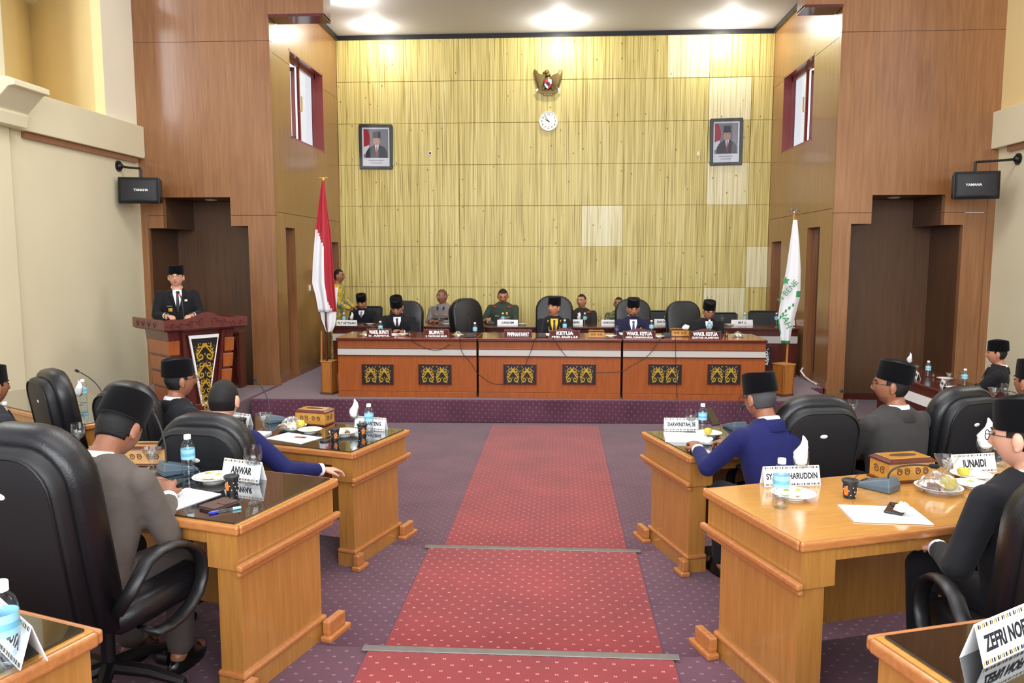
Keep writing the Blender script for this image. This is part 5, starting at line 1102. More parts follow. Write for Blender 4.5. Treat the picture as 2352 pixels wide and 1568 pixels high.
# ================================================================ SMALL THINGS ON THE TABLES
PROTO = {}
def put(kind, builder, px, py, z, rz, label, cat, group=None, scale=None, at=None):
    """first use builds the kind, later uses copy it with its parts; (px,py) is where its foot stands on height z"""
    p = Vector(at) if at else Pz(px, py, z)
    if kind not in PROTO:
        t = thing(kind.split('|')[0], label, cat, p, rz, group); builder(t); PROTO[kind] = t
        if scale: t.scale = (scale,)*3
        return t
    t = copy_thing(PROTO[kind], p, rz, label, group); t['category'] = cat
    t.scale = (scale or 1,)*3
    return t
def b_bottle(t):
    pr = [(.0005, 0), (.026, 0), (.030, .006), (.030, .028), (.0285, .032), (.030, .036), (.030, .05), (.0285, .054), (.030, .058), (.030, .078), (.029, .08), (.029, .122), (.030, .124), (.030, .140), (.024, .158), (.0135, .170), (.0135, .176)]
    q = MB(); q.lathe(pr, 24, cap=False); q.build('bottle_body', 'bottle_plastic', t, smooth=True)
    q = MB(); q.lathe([(.0005, .004), (.027, .004), (.0275, .076), (.0005, .076)], 20); q.build('water', 'water', t, smooth=True)
    q = MB(); q.lathe([(.0305, .082), (.0305, .128)], 24, cap=False); l = q.build('label', 'label_blue', t, smooth=True)
    q = MB(); q.lathe([(.0309, .096), (.0309, .110)], 24, cap=False); q.build('label_print', 'label_deep', l, smooth=True)
    q = MB(); q.lathe([(.0155, .172), (.0155, .190), (.014, .192), (.0005, .192)], 20); q.build('cap', 'cap_white', t, smooth=True)
GB = 'water bottles with pale blue labels'
def bottle(px, py, z, where, sc=1.0): put('water_bottle', b_bottle, px, py, z, random.uniform(0, 6), 'water bottle with blue label '+where, 'bottle', GB, sc)
def b_wine(t):
    q = MB(); q.lathe([(.0005, .0), (.034, .0), (.034, .003), (.008, .010), (.004, .02), (.004, .055), (.008, .064), (.024, .076), (.034, .095), (.036, .115), (.0335, .150), (.0322, .150), (.0346, .115), (.0325, .096), (.022, .079), (.0005, .070)], 26, cap=False); q.build('glass_bowl_and_stem', 'glass', t, smooth=True)
    q = MB(); q.lathe([(.0005, .071), (.022, .080), (.0322, .096), (.0005, .0962)], 22); q.build('water', 'water', t, smooth=True)
def wine(px, py, z, where, sc=1.0): return put('wine_glass', b_wine, px, py, z, 0, 'clear stemmed glass '+where, 'glass', 'stemmed water glasses', sc)
def b_napkin(t):
    q = MB(); n = 14; q.loft([[(r*math.cos(2*PI*k/n)*(1+.25*math.sin(3*2*PI*k/n+z*40)), r*math.sin(2*PI*k/n)*(.75+.2*math.cos(2*2*PI*k/n)), z+tip*math.cos(2*PI*k/n)) for k in range(n)] for r, z, tip in ((.008, .082, 0), (.022, .094, 0), (.028, .12, .002), (.029, .148, .012), (.022, .168, .022), (.008, .186, .024), (.002, .19, .024))]); q.build('folded_paper', 'napkin', t, smooth='all')
def napkin(px, py, z, where, sc=1.0, rz=0): put('paper_napkin', b_napkin, px, py, z, rz, 'white napkin folded in the glass '+where, 'napkin', 'napkins in glasses', sc)
def b_dessert(t):
    q = MB(); n = 24; q.loft([[(r*math.cos(2*PI*k/n)*(1+w*math.cos(8*2*PI*k/n)), r*math.sin(2*PI*k/n)*(1+w*math.cos(8*2*PI*k/n)), z) for k in range(n)] for r, z, w in ((.001, 0, 0), (.032, 0, .05), (.031, .006, .05), (.010, .016, 0), (.009, .03, 0), (.018, .042, .03), (.033, .07, .04), (.046, .098, .06), (.049, .102, .06), (.047, .101, .06), (.030, .072, .04), (.014, .045, 0), (.001, .042, 0))], False); q.build('glass_body', 'glass', t, smooth=True)
    q = MB()
    for k in range(9): a = k*2.4; q.ball((.016*math.cos(a)*(k/9), .016*math.sin(a)*(k/9), .055+.004*k), (.011, .008, .006), 8, 5)
    tag(q.build('jelly_pieces', 'cling', t, smooth='all'), kind='stuff')
def dessert(px, py, z, where, sc=1.0): put('dessert_glass', b_dessert, px, py, z, 0, 'footed dessert glass '+where, 'glass', 'footed dessert glasses', sc)
def b_plate(t):
    q = MB(); n = 32; q.lathe([(.0005, .006), (.045, .006), (.062, .012), (.085, .021), (.087, .023), (.084, .024), (.06, .016), (.045, .010), (.0005, .010)], n); q.lathe([(.044, 0), (.046, .006), (.040, .006)], n); q.build('dish', 'porcelain', t, smooth=True)
    q = MB()
    for k in range(24): a = 2*PI*k/24; q.cbox((.0735*math.cos(a), .0735*math.sin(a), .0205), (.004, .009, .0012), rot=Matrix.Rotation(a, 3, 'Z')); 
    tag(q.build('rim_print', 'print_grey', t), kind='stuff')
def dish(px, py, z, where, sc=1.0): return put('plate', b_plate, px, py, z, random.uniform(0, 6), 'round white plate with patterned rim '+where, 'plate', 'white plates with snacks', sc)
def b_fruit(t):
    q = MB(); q.lathe([(.0005, 0), (.012, .001), (.026, .012), (.030, .028), (.024, .044), (.010, .050), (.0005, .047)], 18); q.build('flesh', 'fruit_yellow', t, smooth=True)
    q = MB(); q.tube([(0, 0, .046), (.002, .001, .054)], .0015, 6); q.build('stem', 'snack_brown', t)
def fruit(px, py, z, where, sc=1.0): put('fruit', b_fruit, px, py, z, 0, 'small yellow green fruit '+where, 'fruit', 'fruit on plates', sc)
def b_snack(t):
    q = MB(); q.ball((0, 0, .014), (.030, .018, .014)); q.build('cake', 'snack_white', t, smooth='all')
    q = MB(); q.ball((.0, .0, .024), (.018, .011, .007)); q.build('topping', 'fruit_green', t, smooth='all')
def snack(px, py, z, where, sc=1.0, rz=0): put('snack', b_snack, px, py, z, rz, 'soft pale snack '+where, 'snack', 'snacks on plates', sc)
def b_choc(t):
    q = MB(); q.ball((0, 0, .014), (.034, .020, .014)); q.build('cake', 'snack_brown', t, smooth='all')
    q = MB(); q.ball((.004, .0, .024), (.018, .012, .006)); q.build('glaze', 'snack_brown', t, smooth='all')
def choc(px, py, z, where, sc=1.0, rz=0): put('brown_snack', b_choc, px, py, z, rz, 'brown cake piece '+where, 'snack', 'brown snacks on plates', sc)
def b_film(t):
    q = MB(); rr = random.Random(5); n, mr = 22, 7; V = []
    for j in range(mr+1):
        for k in range(n):
            f = j/mr; r = .084*f; V.append((r*math.cos(2*PI*k/n), r*math.sin(2*PI*k/n), .066*(1-f**2.2)+.010+(rr.uniform(-.006, .006) if 0 < j < mr else 0)))
    q.add(V, [(j*n+k, j*n+(k+1) % n, (j+1)*n+(k+1) % n, (j+1)*n+k) for j in range(mr) for k in range(n)]); q.build('crumpled_film', 'cling', t)
def film(px, py, z, where, sc=1.0): put('wrapping_film', b_film, px, py, z, 0, 'clear crumpled film wrapped over the plate '+where, 'wrapping', 'film over plates', sc)
def b_cup(t):
    q = MB(); q.lathe([(.0005, 0), (.024, 0), (.031, .068), (.033, .069), (.033, .072), (.0005, .0722)], 22); q.build('cup_body', 'cup_black', t, smooth=True)
    q = MB(); q.lathe([(.034, .068), (.034, .075), (.030, .078), (.0005, .078)], 22); l = q.build('lid', 'mic_dark', t, smooth=True)
    q = MB(); q.tube([(.008, .004, .077), (.03, .012, .105)], .0014, 6); q.build('stirrer', 'mic_dark', l)
    q = MB()
    for k in range(22):
        a = 2*PI*((k*7) % 22)/22; z = .012+.05*((k*5) % 11)/11; r = .0243+.0069*z/.068+.0006; q.ball((r*math.cos(a), r*math.sin(a), z), (.0022, .0022, .0026), 6, 4)
    tag(q.build('dots', 'cup_white', t), kind='stuff')
    q = MB(); r = lambda z: .0243+.0069*z/.068+.001
    for sx in (-.3, .3, 0): q.ribbon([(r(z)*math.sin(sx*.5+.0), -r(z)*math.cos(sx*.5), z) for z in (.014, .028, .042, .052)], [.004, .013, .010, .003], .0006)
    q.build('orange_print', 'cup_orange', t)
def cup(px, py, z, where, sc=1.0, rz=0): put('paper_cup', b_cup, px, py, z, rz, 'black dotted paper cup with lid '+where, 'cup', 'black paper cups', sc)
def b_box(t):
    w, d, h = .21, .125, .092
    q = MB(); q.box(-w/2, w/2, -d/2, d/2, .008, h-.012); b = q.build('box_body', 'box_wood', t, bevel=.003)
    q = MB(); q.box(-w/2-.008, w/2+.008, -d/2-.008, d/2+.008, 0, .0079); q.build('base_rim', 'mahogany', t, bevel=.003)
    q = MB(); q.loft([[(-w/2-.004, -d/2-.004, h-.0118), (w/2+.004, -d/2-.004, h-.0118), (w/2+.004, d/2+.004, h-.0118), (-w/2-.004, d/2+.004, h-.0118)], [(-w/2-.004, -d/2-.004, h-.006), (w/2+.004, -d/2-.004, h-.006), (w/2+.004, d/2+.004, h-.006), (-w/2-.004, d/2+.004, h-.006)], [(-w/2+.010, -d/2+.010, h+.004), (w/2-.010, -d/2+.010, h+.004), (w/2-.010, d/2-.010, h+.004), (-w/2+.010, d/2-.010, h+.004)]]); q.build('lid_edge', 'mahogany', t)
    q = MB(); q.box(-w/2+.012, w/2-.012, -d/2+.012, d/2-.012, h+.0041, h+.007); l = q.build('lid', 'box_wood', t, bevel=.002)
    q = MB(); n = 24; q.loft([[(.062*math.cos(2*PI*k/n), .022*math.sin(2*PI*k/n), z) for k in range(n)] for z in (h+.0071, h+.0078)]); q.build('slot', 'slot_dark', l)
    q = MB()
    for s in (-1, 1):
        for cx in (-.06, -.025, .025, .06): q.ribbon([(cx+x, s*(d/2), .045+z) for x, z in spiral((0, 0), .004, .015, 0, 2*PI*1.4, 16)], .005, .002, (0, s, 0))
        q.ribbon([(s*w/2, x, .045+z) for x, z in spiral((-.02, 0), .004, .017, 0, 2*PI*1.4, 16)], .005, .002, (s, 0, 0)); q.ribbon([(s*w/2, x, .045+z) for x, z in spiral((.02, 0), .004, .017, PI, PI-2*PI*1.4, 16)], .005, .002, (s, 0, 0))
    tag(q.build('carving', 'carve_dark', b), kind='stuff')
def tissue_box(px, py, z, rz, where, sc=1.0): put('tissue_box', b_box, px, py, z, rz, 'carved wooden tissue box '+where, 'tissue box', 'carved tissue boxes', sc)
def mic(px, py, z, rz, tip, where, sc=1.0, foam=True, base='mic_grey'):
    """desk microphone; tip is the pixel of the capsule, taken at about the base's own distance"""
    p = Pz(px, py, z); t = thing('desk_microphone', 'gooseneck desk microphone '+where, 'microphone', p, 0, 'gooseneck microphones')
    q = MB(); q.loft([[(-.050, -.10, 0), (.050, -.10, 0), (.058, .07, 0), (-.058, .07, 0)], [(-.050, -.10, .014), (.050, -.10, .014), (.058, .07, .028), (-.058, .07, .028)], [(-.040, -.085, .022), (.040, -.085, .022), (.044, .058, .064), (-.044, .058, .064)]]); q.build('base', base, t, rz=rz, bevel=.006, smooth=False)
    q = MB(); q.box(-.03, .03, -.075, -.045, .024, .030); q.build('button_strip', 'mic_dark', t, rz=rz) if base == 'mic_grey' else None
    e = Py(tip[0], tip[1], p.y+tip[2]); d = e-p; st = Matrix.Rotation(rz, 3, 'Z') @ Vector((0, .035, .055)); up = st+Vector((0, 0, max(.08, d.z*.55)))
    pts = [];
    for i in range(13): f = i/12; pts.append(st*(1-f)**2+up*2*f*(1-f)+d*f*f)
    q = MB(); q.tube(pts, .0042, 8); q.build('gooseneck', 'mic_dark', t, smooth=True)
    v = (pts[-1]-pts[-2]).normalized(); q = MB(); q.tube([d-v*.015, d-v*.005, d+v*.02, d+v*.028], [.006, .011, .011, .005], 10); q.build('foam_tip', 'foam', t, smooth='all')
def card(px, py, z, rz, text, w, h, where, tsize=.034, textw=None, border=True, desc='white folded name card'):
    p = Pz(px, py, z); t = thing('name_card', desc+' reading '+text+' '+where, 'name card', p, rz, 'folded name cards'); dp = h*.62
    q = MB(); q.loft([[(x, -dp/2, 0), (x, -.001, h), (x, .001, h), (x, dp/2, 0), (x, dp/2-.002, 0), (x, 0, h-.003), (x, -dp/2+.002, 0)] for x in (-w/2, w/2)]); q.build('folded_card', 'paper', t)
    tilt = math.atan2(dp/2, h); L = math.hypot(h, dp/2)
    fr = bpy.data.objects.new('card_face', MB().add([(-w/2+.001, 0, -.0004), (w/2-.001, 0, -.0004), (w/2-.001, L-.001, -.0004), (-w/2+.001, L-.001, -.0004)], [(0, 1, 2, 3)]).mesh('card_face', ('print_white',))); link(fr); fr.parent = t; fr.location = (0, -dp/2-.0008, .0); fr.rotation_euler = (PI/2-tilt, 0, 0)
    text_mesh('lettering', text, tsize, 'ink', fr, (0, L*.48, .0006), (0, 0, 0), .0002, tsize*.035, width=textw)
    if border:
        q = MB(); n = int(w/.008)
        for k in range(n):
            for zz in (L-.013, .004): x = -w/2+w*k/n; q.add([(x+.0005, zz, .0004), (x+w/n*(.75 if k % 2 else .45), zz, .0004), (x+w/n*(.75 if k % 2 else .45), zz+.009, .0004), (x+.0005, zz+.009, .0004)], [(0, 1, 2, 3)], 0 if k % 3 else 1)
        tag(q.build('printed_border', ('ink', 'gold'), fr), kind='stuff')
    return t
def dais_plate(px0, px1, y, l1, l2, where, rz=0, swirl=False):
    a, b = Pz((px0+px1)/2, 776, DTOP), None; w = (px1-px0)/FPX*(DY+.1)*1.0; t = thing('carved_name_plate', 'carved dark wood name plate reading '+l1+' '+where, 'name plate', (Py((px0+px1)/2, 776, y).x, y, DTOP), rz, 'carved name plates on the dais'); h = .135
    q = MB(); n = 24; top = []
    for i in range(n+1): u = -1+2*i/n; top.append((u*w/2, h*(.80+(.10*abs(math.sin(u*PI*4.5)) if not swirl else .22*math.exp(-(u/.45)**2)-.05*math.exp(-((abs(u)-.75)/.12)**2)))))
    q.prism([(-w/2, 0), (w/2, 0)]+top[::-1], -.008, .012, 'y'); q.build('board', 'carved_wood', t, bevel=.003)
    q = MB(); q.box(-w/2+.012, w/2-.012, -.0105, -.0082, .004, h*.72); q.build('text_field', 'mahogany', t)
    q = MB(); q.box(-w*.42, w*.42, -.004, .05, 0, .012); q.build('foot', 'carved_wood', t)
    text_mesh('lettering', l1, .062 if l2 else .07, 'white_plastic', t, (0, -.013, h*.50 if l2 else h*.36), ext=.002, bold=.0032, width=w*(.78 if len(l1) > 6 else .56))
    if l2: text_mesh('lettering', l2, .034, 'white_plastic', t, (0, -.013, h*.15), ext=.0015, bold=.0014, width=w*.84)
def cable(pts, where, r=.004):
    q = MB(); P_ = [Vector(p) for p in pts]; out = []
    for i in range(len(P_)-1):
        p0, p1, p2, p3 = P_[max(i-1, 0)], P_[i], P_[i+1], P_[min(i+2, len(P_)-1)]
        for k in range(6):
            f = k/6; out.append(.5*((2*p1)+(p2-p0)*f+(2*p0-5*p1+4*p2-p3)*f*f+(3*p1-p0-3*p2+p3)*f**3))
    out.append(P_[-1]); q.tube(out, r, 6); tag(q.build('microphone_cable', 'cable', smooth=True), 'thin dark microphone cable '+where, 'cable', 'cables hanging over the dais')

# ---------------- dais front desks
z = DTOP; fy = DY-.0
dais_plate(842, 900, 10.24, 'WAKIL BUPATI', 'Ir. ARMIYA', 'in front of the man bent over papers'); dais_plate(973, 1032, 10.24, 'BUPATI', 'Ir. TAGORE ABU BAKAR', 'beside the empty turned chair')
dais_plate(1158, 1222, 10.24, 'PIMPINAN RAPAT', '', 'in the middle of the dais'); dais_plate(1262, 1332, 10.24, 'KETUA', 'MHD. SALEH, S.E', 'below the man in gold trimmed robe', swirl=True)
dais_plate(1431, 1505, 10.24, 'WAKIL KETUA', 'AMIRUL KURNIAWAN AFDAR', 'below the bearded man in navy suit', swirl=True); dais_plate(1584, 1655, 10.24, 'WAKIL KETUA', 'GUNTUR ALAMSYAH', 'below the man with spectacles and grey tie', swirl=True)
for px, py, w_ in ((874, 769, 'beside the bent man on the dais'), (1091, 773, 'before the empty dais chair'), (1297, 765, 'behind the KETUA plate'), (1496, 767, 'beside the bearded man on the dais'), (1629, 765, 'behind the last WAKIL KETUA plate')): bottle(px, py, z, w_)
for px, py, tp, w_ in ((1080, 774, (1076, 722, .0), 'before the empty dais chair'), (1245, 774, (1252, 731, .05), 'before the man in gold trimmed robe'), (1530, 773, (1528, 733, 0), 'next to the bearded man on the dais')): mic(px, py, z, R(180), tp, w_, base='mic_dark')
tissue_box(1370, 775, z, R(-3), 'beside the KETUA plate'); tissue_box(1560, 772, z, R(2), 'behind the last two dais plates', 1.1)
def crumple(px, py, z, where, s=1.0, seed=1):
    rr = random.Random(seed); q = MB(); q.ball((0, 0, .018*s), (.035*s, .024*s, .018*s), 12, 8); q.v = [(x*(1+rr.uniform(-.25, .25)), y*(1+rr.uniform(-.25, .25)), max(0, zz*(1+rr.uniform(-.3, .5)))) for x, y, zz in q.v]
    p = Pz(px, py, z); o = q.build('crumpled_tissue', 'napkin', loc=p); tag(o, 'crumpled white tissue '+where, 'tissue', 'crumpled tissues')
crumple(1575, 757, z+.095, 'sticking out of the far dais tissue box', 1.5, 3)
for px, py, w_ in ((856, 770, 'on the dais near the flag'), (1310, 770, 'beside the middle dais bottle'), (1416, 768, 'in front of the bearded man'), (1646, 762, 'in front of the reading dais man')): wine(px, py, z, w_, .8)
for i, (px, py, w_) in enumerate(((840, 771, 'at the flag end of the dais'), (925, 770, 'before the bent dais man'), (1052, 772, 'beside the BUPATI plate'), (1402, 774, 'left of the bearded dais man'), (1512, 775, 'near the last dais microphone'), (1695, 772, 'at the far dais end'))):
    dish(px, py, z, w_); 
    if i in (0, 2, 5): fruit(px-4, py-1, z+.011, 'on the plate '+w_, .8); snack(px+4, py-1, z+.011, 'on the plate '+w_, .9); film(px, py, z+.003, w_, .85)
    else: snack(px, py, z+.011, 'on the plate '+w_, .9)
for px, py, w_ in ((942, 772, 'beside the bent dais man'), (1668, 772, 'beside the reading dais man')): cup(px, py, z, w_, .9)
def sheet(px, py, z, rz, w, d, h, lab, lines=0, mt='paper'):
    p = Pz(px, py, z); t = thing('paper_sheet', lab, 'paper', p, rz, 'papers on the desks'); q = MB(); q.box(-w/2, w/2, -d/2, d/2, .0005, h); q.build('sheets', mt, t)
    if lines:
        q = MB(); rr = random.Random(lines)
        for k in range(lines):
            y = d/2-.05-k*(d-.09)/lines; x = -w/2+.03
            while x < w/2-.04: l = rr.uniform(.008, .03); q.add([(x, y, h+.0003), (x+l, y, h+.0003), (x+l, y+.003, h+.0003), (x, y+.003, h+.0003)], [(0, 1, 2, 3)]); x += l+.006
        tag(q.build('printed_lines', 'print_grey', t), kind='stuff')
    return t
for px, py, w_ in ((905, 768, 'before the bent dais man'), (1440, 766, 'before the bearded dais man'), (1608, 762, 'before the reading dais man'), (1270, 768, 'before the man in gold trimmed robe')): sheet(px, py, z, 0, .21, .28, .004, 'white papers lying on the dais '+w_)
F_ = DY-.075
def cpt(px, py, y=None): return Py(px, py, y if y else F_)
cable([Pz(945, 772, z+.004), Pz(945, 778, z+.004), cpt(950, 786), cpt(985, 802), cpt(1010, 803), cpt(1035, 790)], 'looping below the BUPATI plate')
cable([Pz(1058, 772, z+.004), Pz(1056, 778, z+.004), cpt(1057, 790), cpt(1062, 810), cpt(1080, 832), cpt(1098, 858), cpt(1130, 880), cpt(1160, 882)], 'running down beside the first desk joint')
cable([Pz(1232, 774, z+.004), Pz(1228, 779, z+.004), cpt(1222, 800), cpt(1212, 825), cpt(1203, 850)], 'dropping before the middle ornament')
cable([Pz(1270, 774, z+.004), Pz(1272, 779, z+.004), cpt(1288, 803), cpt(1302, 820)], 'below the KETUA plate')
cable([Pz(1525, 774, z+.004), Pz(1515, 780, z+.004), cpt(1490, 815), cpt(1450, 840), cpt(1425, 853), cpt(1370, 855)], 'sagging across the second desk joint')
cable([Pz(1552, 774, z+.004), Pz(1552, 780, z+.004), cpt(1552, 830), cpt(1554, 880), cpt(1555, 915)], 'hanging straight down the last dais desk')
# ---------------- back table
z = BT
for px, py, w, tx, w_, ts in ((797, 748, .33, 'PLT SETWAN', 'at the flag end of the back table', .05), (1052, 746, .26, 'KAPOLRES', 'before the police officer', .05), (1166, 747, .33, 'DANDIM', 'before the army officer', .05), (1320, 746, .26, 'KAJARI', 'before the prosecutor', .05), (1400, 747, .26, 'DANYON', 'before the soldier in camouflage', .05), (1524, 745, .30, 'DANYON', 'behind the bearded man in navy suit', .05), (1704, 747, .34, 'M P U', 'before the empty mesh chairs', .05), (1810, 747, .20, 'IMAM', 'beside the white and green flag', .045)):
    card(px, py, z, R(random.uniform(-4, 4)), tx, w, .09, w_, ts, border=False, desc='small white name card')
for px, py, w_ in ((790, 745, 'behind the PLT SETWAN card'), (1043, 745, 'before the police officer'), (1155, 745, 'before the army officer'), (1530, 745, 'behind the bearded man on the back table'), (1710, 745, 'behind the M P U card'), (1783, 745, 'near the white and green flag'), (1343, 745, 'before the prosecutor')): bottle(px, py, z, w_)
for px, py, w_ in ((808, 745, 'near the PLT SETWAN card'), (1330, 745, 'before the prosecutor'), (1539, 745, 'near the back table card of the bearded man')): wine(px, py, z, w_, .9); napkin(px, py, z, w_, .95)
for px, py, w_ in ((1008, 745, 'before the police officer'), (1658, 745, 'before the empty mesh chairs'), (1376, 745, 'between prosecutor and soldier')): wine(px, py, z, w_, .95)
for px, py, w_ in ((850, 746, 'beside the PLT SETWAN card'), (1026, 746, 'before the police officer'), (1200, 746, 'before the army officer'), (1675, 747, 'beside the M P U card')): dish(px, py, z, w_, .9)
mic(1128, 745, z, R(180), (1133, 726, 0), 'before the army officer', base='mic_dark')
# ---------------- side table by the right wall
z = RTZ
for px, py, tx, w_ in ((2107, 868, 'ASISTEN I', 'near the shaded recess'), (2167, 888, 'ASISTEN II', 'before the man by the right wall'), (2250, 912, 'ASISTEN III', 'in front of the black leather chair')): card(px, py, z, SIDE_ANG-R(20), tx, .22, .075, w_, .036, border=False, desc='small white name card')
for px, py, w_ in ((2131, 865, 'on the side table near the recess'), (2215, 886, 'on the side table before the seated man')): bottle(px, py, z, w_)
wine(2088, 848, z, 'on the side table near the recess', 1.0); napkin(2088, 848, z, 'on the side table near the recess', 1.0)
dessert(2103, 856, z, 'on the side table near the recess', .9); wine(2207, 884, z, 'on the side table before the seated man', 1.0); dish(2170, 872, z, 'on the side table', 1.0); dish(2190, 893, z, 'on the side table behind the second card', 1.0)
dessert(2180, 872, z, 'on the side table beside the middle plate', .8); cup(2245, 896, z, 'on the side table before the seated man', .9); cup(2142, 866, z, 'on the side table near the recess', .7)
# ---------------- left desks
z = H1; dl = L1[2]
tissue_box(724, 972, z, dl+R(4), 'on the desk of the bareheaded blue suited man', 1.12); dessert(606, 988, z, 'on the desk of the bareheaded blue suited man', 1.15)
mic(632, 968, z, dl+R(150), (587, 872, .1), 'beside the tissue box left of the aisle')
dish(672, 984, z, 'beside the tissue box left of the aisle', 1.12); fruit(690, 982, z+.012, 'on the wrapped plate left of the aisle', 1.1); snack(664, 983, z+.012, 'on the wrapped plate left of the aisle', 1.1); choc(650, 984, z+.012, 'on the wrapped plate left of the aisle', 1); film(672, 984, z+.004, 'left of the aisle', 1.1)
dish(712, 992, z, 'in front of the tissue box left of the aisle', .95); snack(710, 991, z+.011, 'on the small plate left of the aisle', .8)
dish(790, 998, z, 'near the paper cups left of the aisle', 1.15); snack(792, 995, z+.012, 'on the plate near the paper cups', 1.1, 1); choc(798, 997, z+.012, 'on the plate near the paper cups', .9, 2)
cup(769, 1010, z, 'without steam beside the white papers', 1.0, R(30)); cup(832, 1000, z, 'in front of the SHAILANTENG card', 1.05, R(30)); 
p = Pz(746, 1013, z); q = MB(); q.lathe([(.034, 0), (.034, .007), (.030, .010), (.0005, .010)], 22); tag(q.build('cup_lid', 'mic_dark', loc=p, smooth=True), 'loose black cup lid on the glass beside the papers', 'lid')
sheet(676, 1006, z, dl+R(-8), .31, .20, .0025, 'blank white paper on the glass before the bareheaded man'); sheet(598, 998, z, dl+R(10), .10, .12, .012, 'small white notepad beside the dessert glass')
p = Pz(690, 1004, z+.003); t = thing('red_card', 'small red and black printed card on the white paper', 'card', p, dl+R(6)); q = MB(); q.box(-.04, .04, -.016, .016, 0, .002); q.build('card_base', 'tie_red', t); q = MB(); q.box(.012, .038, -.014, .014, .0021, .0024); q.build('card_print', 'ink', t)
card(852, 985, z, dl+R(4), 'SHAILANTENG', .235, .085, 'near the aisle', .034, .17); card(552, 975, z, R(-24), 'ANGGI ST', .20, .085, 'beside the bareheaded man', .034, .15)
wine(814, 985, z, 'behind the SHAILANTENG card', 1.0); napkin(814, 985, z, 'behind the SHAILANTENG card', 1.0); bottle(848, 992, z, 'in front of the SHAILANTENG card', 1.02)
cup(556, 985, z, 'beside the head of the bareheaded man', 1.0, R(30)); wine(545, 985, z, 'beside the head of the bareheaded man', .9)
z = H2; dl = L2[2]
bottle(434, 1093, z, 'before the man in taupe suit', 1.05); card(560, 1100, z, dl+R(-2), 'ANWAR', .22, .092, 'on the desk of the man in taupe suit', .045, .12)
wine(583, 1110, z, 'in front of the ANWAR card', 1.17); dish(490, 1104, z, 'behind the paper cup before the taupe suit', 1.08); snack(480, 1100, z+.012, 'on the plate before the taupe suit', 1.1); snack(502, 1101, z+.012, 'on the plate edge before the taupe suit', 1.0, 1.2)
cup(533, 1130, z, 'in front of the ANWAR card', 1.0, R(-20)); sheet(418, 1145, z, dl+R(-6), .21, .24, .003, 'printed white paper under the elbow of the taupe suit', 12)
p = Pz(503, 1162, z); t = thing('wallet', 'brown leather folding wallet lying on the black glass', 'wallet', p, dl+R(-8)); q = MB(); q.box(-.045, .045, -.065, .065, 0, .008); q.box(-.045, .045, -.065, .065, .0085, .016); q.build('leather_covers', 'wallet', t, bevel=.003); q = MB(); q.box(.0, .05, -.012, .012, .0162, .019); q.build('strap', 'wallet', t, bevel=.001)
p = Pz(519, 1174, z); t = thing('pen', 'clear ballpoint pen with blue end beside the wallet', 'pen', p, dl+R(-35)); q = MB(); q.tube([(0, -.06, .006), (0, .03, .006)], .006, 10); q.build('barrel', 'bottle_plastic', t, smooth=True); q = MB(); q.tube([(0, -.068, .006), (0, -.03, .006)], .0045, 8); q.build('blue_end', 'pen_blue', t, smooth=True); q = MB(); q.tube([(0, .028, .006), (0, .06, .006)], .0062, 10); q.build('pen_cap', 'label_blue', t, smooth=True)
tissue_box(345, 1062, z, dl+R(20), 'hidden behind the shoulder of the taupe suit', 1.0); mic(402, 1085, z, dl+R(150), (352, 945, .1), 'beside the bottle of the taupe suit'); dessert(350, 1075, z, 'behind the shoulder of the taupe suit', 1.0)
wine(182, 1035, z, 'behind the black chair near the taupe suit', 1.0)
z = H3
bottle(14, 1540, z, 'on the nearest left desk corner', 1.05); card(40, 1490, z, R(-38), 'ANGGOTA', .22, .09, 'on the nearest left desk corner', .04, .15)
bottle(192, 924, H1, 'beyond the two black chairs by the cream wall', 1.0); bottle(15, 985, H1, 'at the left edge beside the capped man', 1.0); mic(250, 937, H1, R(150), (178, 852, .1), 'beyond the two black chairs'); wine(182, 930, H1, 'beyond the two black chairs', .95); napkin(182, 930, H1, 'beyond the two black chairs', .95)
# ---------------- right desks
z = H1; dl = R1[2]
card(1564, 987, z, dl+R(-16), 'DARWINSYAH, SE', .235, .085, 'before the man in royal blue suit', .036, .19); wine(1586, 992, z, 'beside the DARWINSYAH card', 1.05); bottle(1613, 990, z, 'beside the DARWINSYAH card', 1.0)
t = sheet(1572, 1008, z, dl+R(-22), .26, .20, .022, 'thick white document lying at the edge of the glass top'); q = MB(); q.box(-.13, .13, -.10, .10, .0, .006); q.build('grey_cover', 'mic_grey', t, loc=(0, 0, -.0001)) if False else None
dish(1628, 1000, z, 'before the man in royal blue suit', 1.0); crumple(1622, 1022, z, 'beside the elbow of the royal blue suit', 1.2, 8); fruit(1626, 998, z+.012, 'on the plate of the man in royal blue suit', .9)
mic(1690, 985, z, dl+R(180), (1705, 935, .0), 'before the face of the man in royal blue suit'); wine(1958, 960, z, 'between the chairs of royal blue and dark grey suits', .95); mic(1900, 970, z, R(200), (1932, 898, .1), 'beyond the badge chair')
p = Pz(1640, 985, z); t = thing('phone', 'black phone held up by the man in royal blue suit', 'phone', Vector((p.x-.02, p.y-.02, z+.09)), R(30)); q = MB(); q.cbox((0, 0, 0), (.07, .009, .14), rot=Matrix.Rotation(R(-40), 3, 'X')); q.build('phone_body', 'mic_dark', t, bevel=.004); q = MB(); q.cbox((0, -.0042, .0038), (.062, .002, .128), rot=Matrix.Rotation(R(-40), 3, 'X')); q.build('phone_screen', 'screen', t)
z = H2R; dl = R2[2]
bottle(1792, 1165, z, 'standing before the SYAH BAHARUDDIN card', 1.1); card(1815, 1112, z, dl+R(-10), 'SYAH BAHARUDDIN', .27, .088, 'on the bare wooden desk', .037, .245); wine(1838, 1112, z, 'behind the SYAH BAHARUDDIN card', 1.05) ; napkin(1838, 1112, z, 'behind the SYAH BAHARUDDIN card', 1.08)
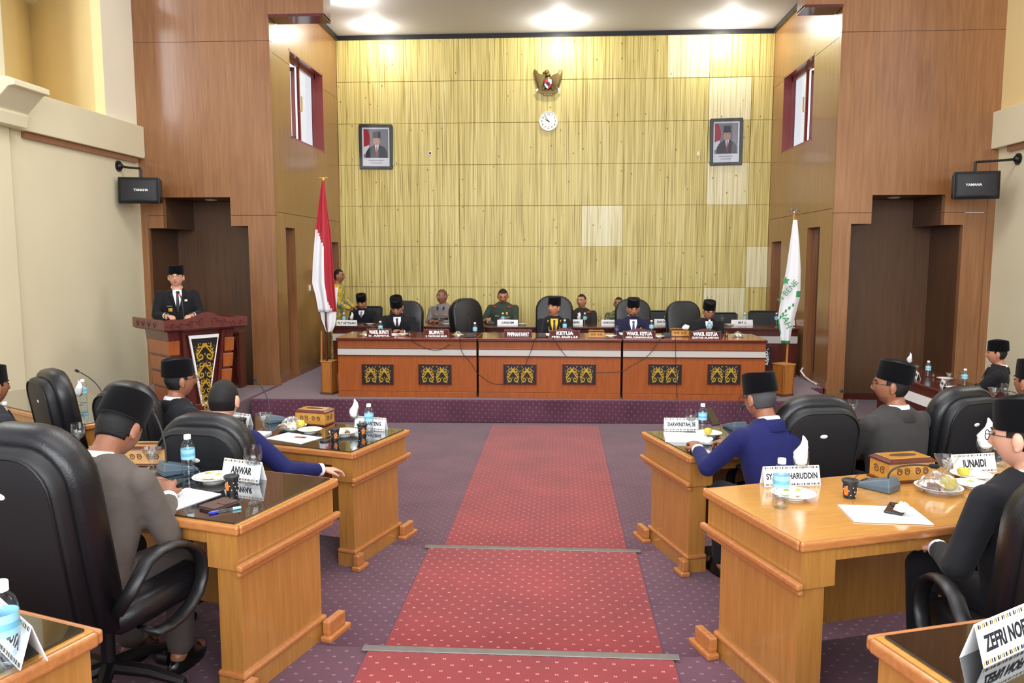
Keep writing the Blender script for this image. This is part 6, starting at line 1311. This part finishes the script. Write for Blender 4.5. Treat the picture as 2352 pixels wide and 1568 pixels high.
dish(1822, 1143, z, 'behind the bottle on the bare wooden desk', 1.1); snack(1832, 1138, z+.012, 'on the plate behind the bare desk bottle', 1.0, 1); snack(1805, 1137, z+.012, 'near the rim of the bare desk plate', .9, .3)
cup(1951, 1142, z, 'alone on the bare wooden desk', 1.05, R(-50)); mic(2020, 1122, z, dl+R(205), (2142, 1070, -.05), 'with blue grey base on the bare wooden desk', 1.0); tissue_box(2070, 1098, z, dl+R(-4), 'on the bare wooden desk', 1.15); dessert(2170, 1100, z, 'on the bare wooden desk', 1.1)
dish(2155, 1128, z, 'wrapped, on the bare wooden desk', 1.15); fruit(2178, 1124, z+.012, 'on the wrapped plate of the bare desk', 1.2); choc(2138, 1125, z+.012, 'on the wrapped plate of the bare desk', 1.2); choc(2150, 1128, z+.012, 'in the middle of the wrapped bare desk plate', 1.1, 1); film(2155, 1128, z+.004, 'on the bare wooden desk', 1.15)
dish(2230, 1098, z, 'in front of the JUNAIDI card', 1.05); snack(2222, 1093, z+.012, 'on the plate before the JUNAIDI card', 1.3); fruit(2212, 1094, z+.012, 'on the plate before the JUNAIDI card', .9); dish(2232, 1118, z, 'beside the wrapped bare desk plate', .9); snack(2228, 1116, z+.011, 'on the small bare desk plate', .9)
card(2232, 1082, z, dl+R(-6), 'JUNAIDI', .235, .088, 'on the bare wooden desk', .05, .13); wine(2260, 1075, z, 'behind the JUNAIDI card', 1.15); napkin(2260, 1075, z, 'behind the JUNAIDI card', 1.2); bottle(2296, 1070, z, 'beside the man in thin spectacles', 1.05)
sheet(2030, 1182, z, dl+R(-22), .30, .215, .004, 'printed white letter on the bare wooden desk', 10)
p = Pz(2058, 1170, z+.0045); t = thing('phone', 'black phone lying on the printed white letter', 'phone', p, dl+R(-50)); q = MB(); q.box(-.036, .036, -.075, .075, 0, .009); q.build('phone_body', 'mic_dark', t, bevel=.004); q = MB(); q.box(-.032, .032, -.07, .07, .0091, .0096); q.build('phone_screen', 'screen', t)
crumple(2072, 1176, z+.0142, 'on the phone lying on the letter', .9, 5)
card(2340, 935, H1, R(18), 'FALDI', .22, .085, 'near the man with only his shoulder in view', .045, .12); dessert(2282, 918, H1, 'near the FALDI card', 1.0); wine(2308, 922, H1, 'behind the FALDI card', 1.0); mic(2330, 925, H1, R(180), (2268, 905, .05), 'near the FALDI card')
z = H3
card(2300, 1490, z, R3[2]+R(16), 'ZEFRI NOFIA', .24, .088, 'tilted on the nearest right desk corner', .046, .20)
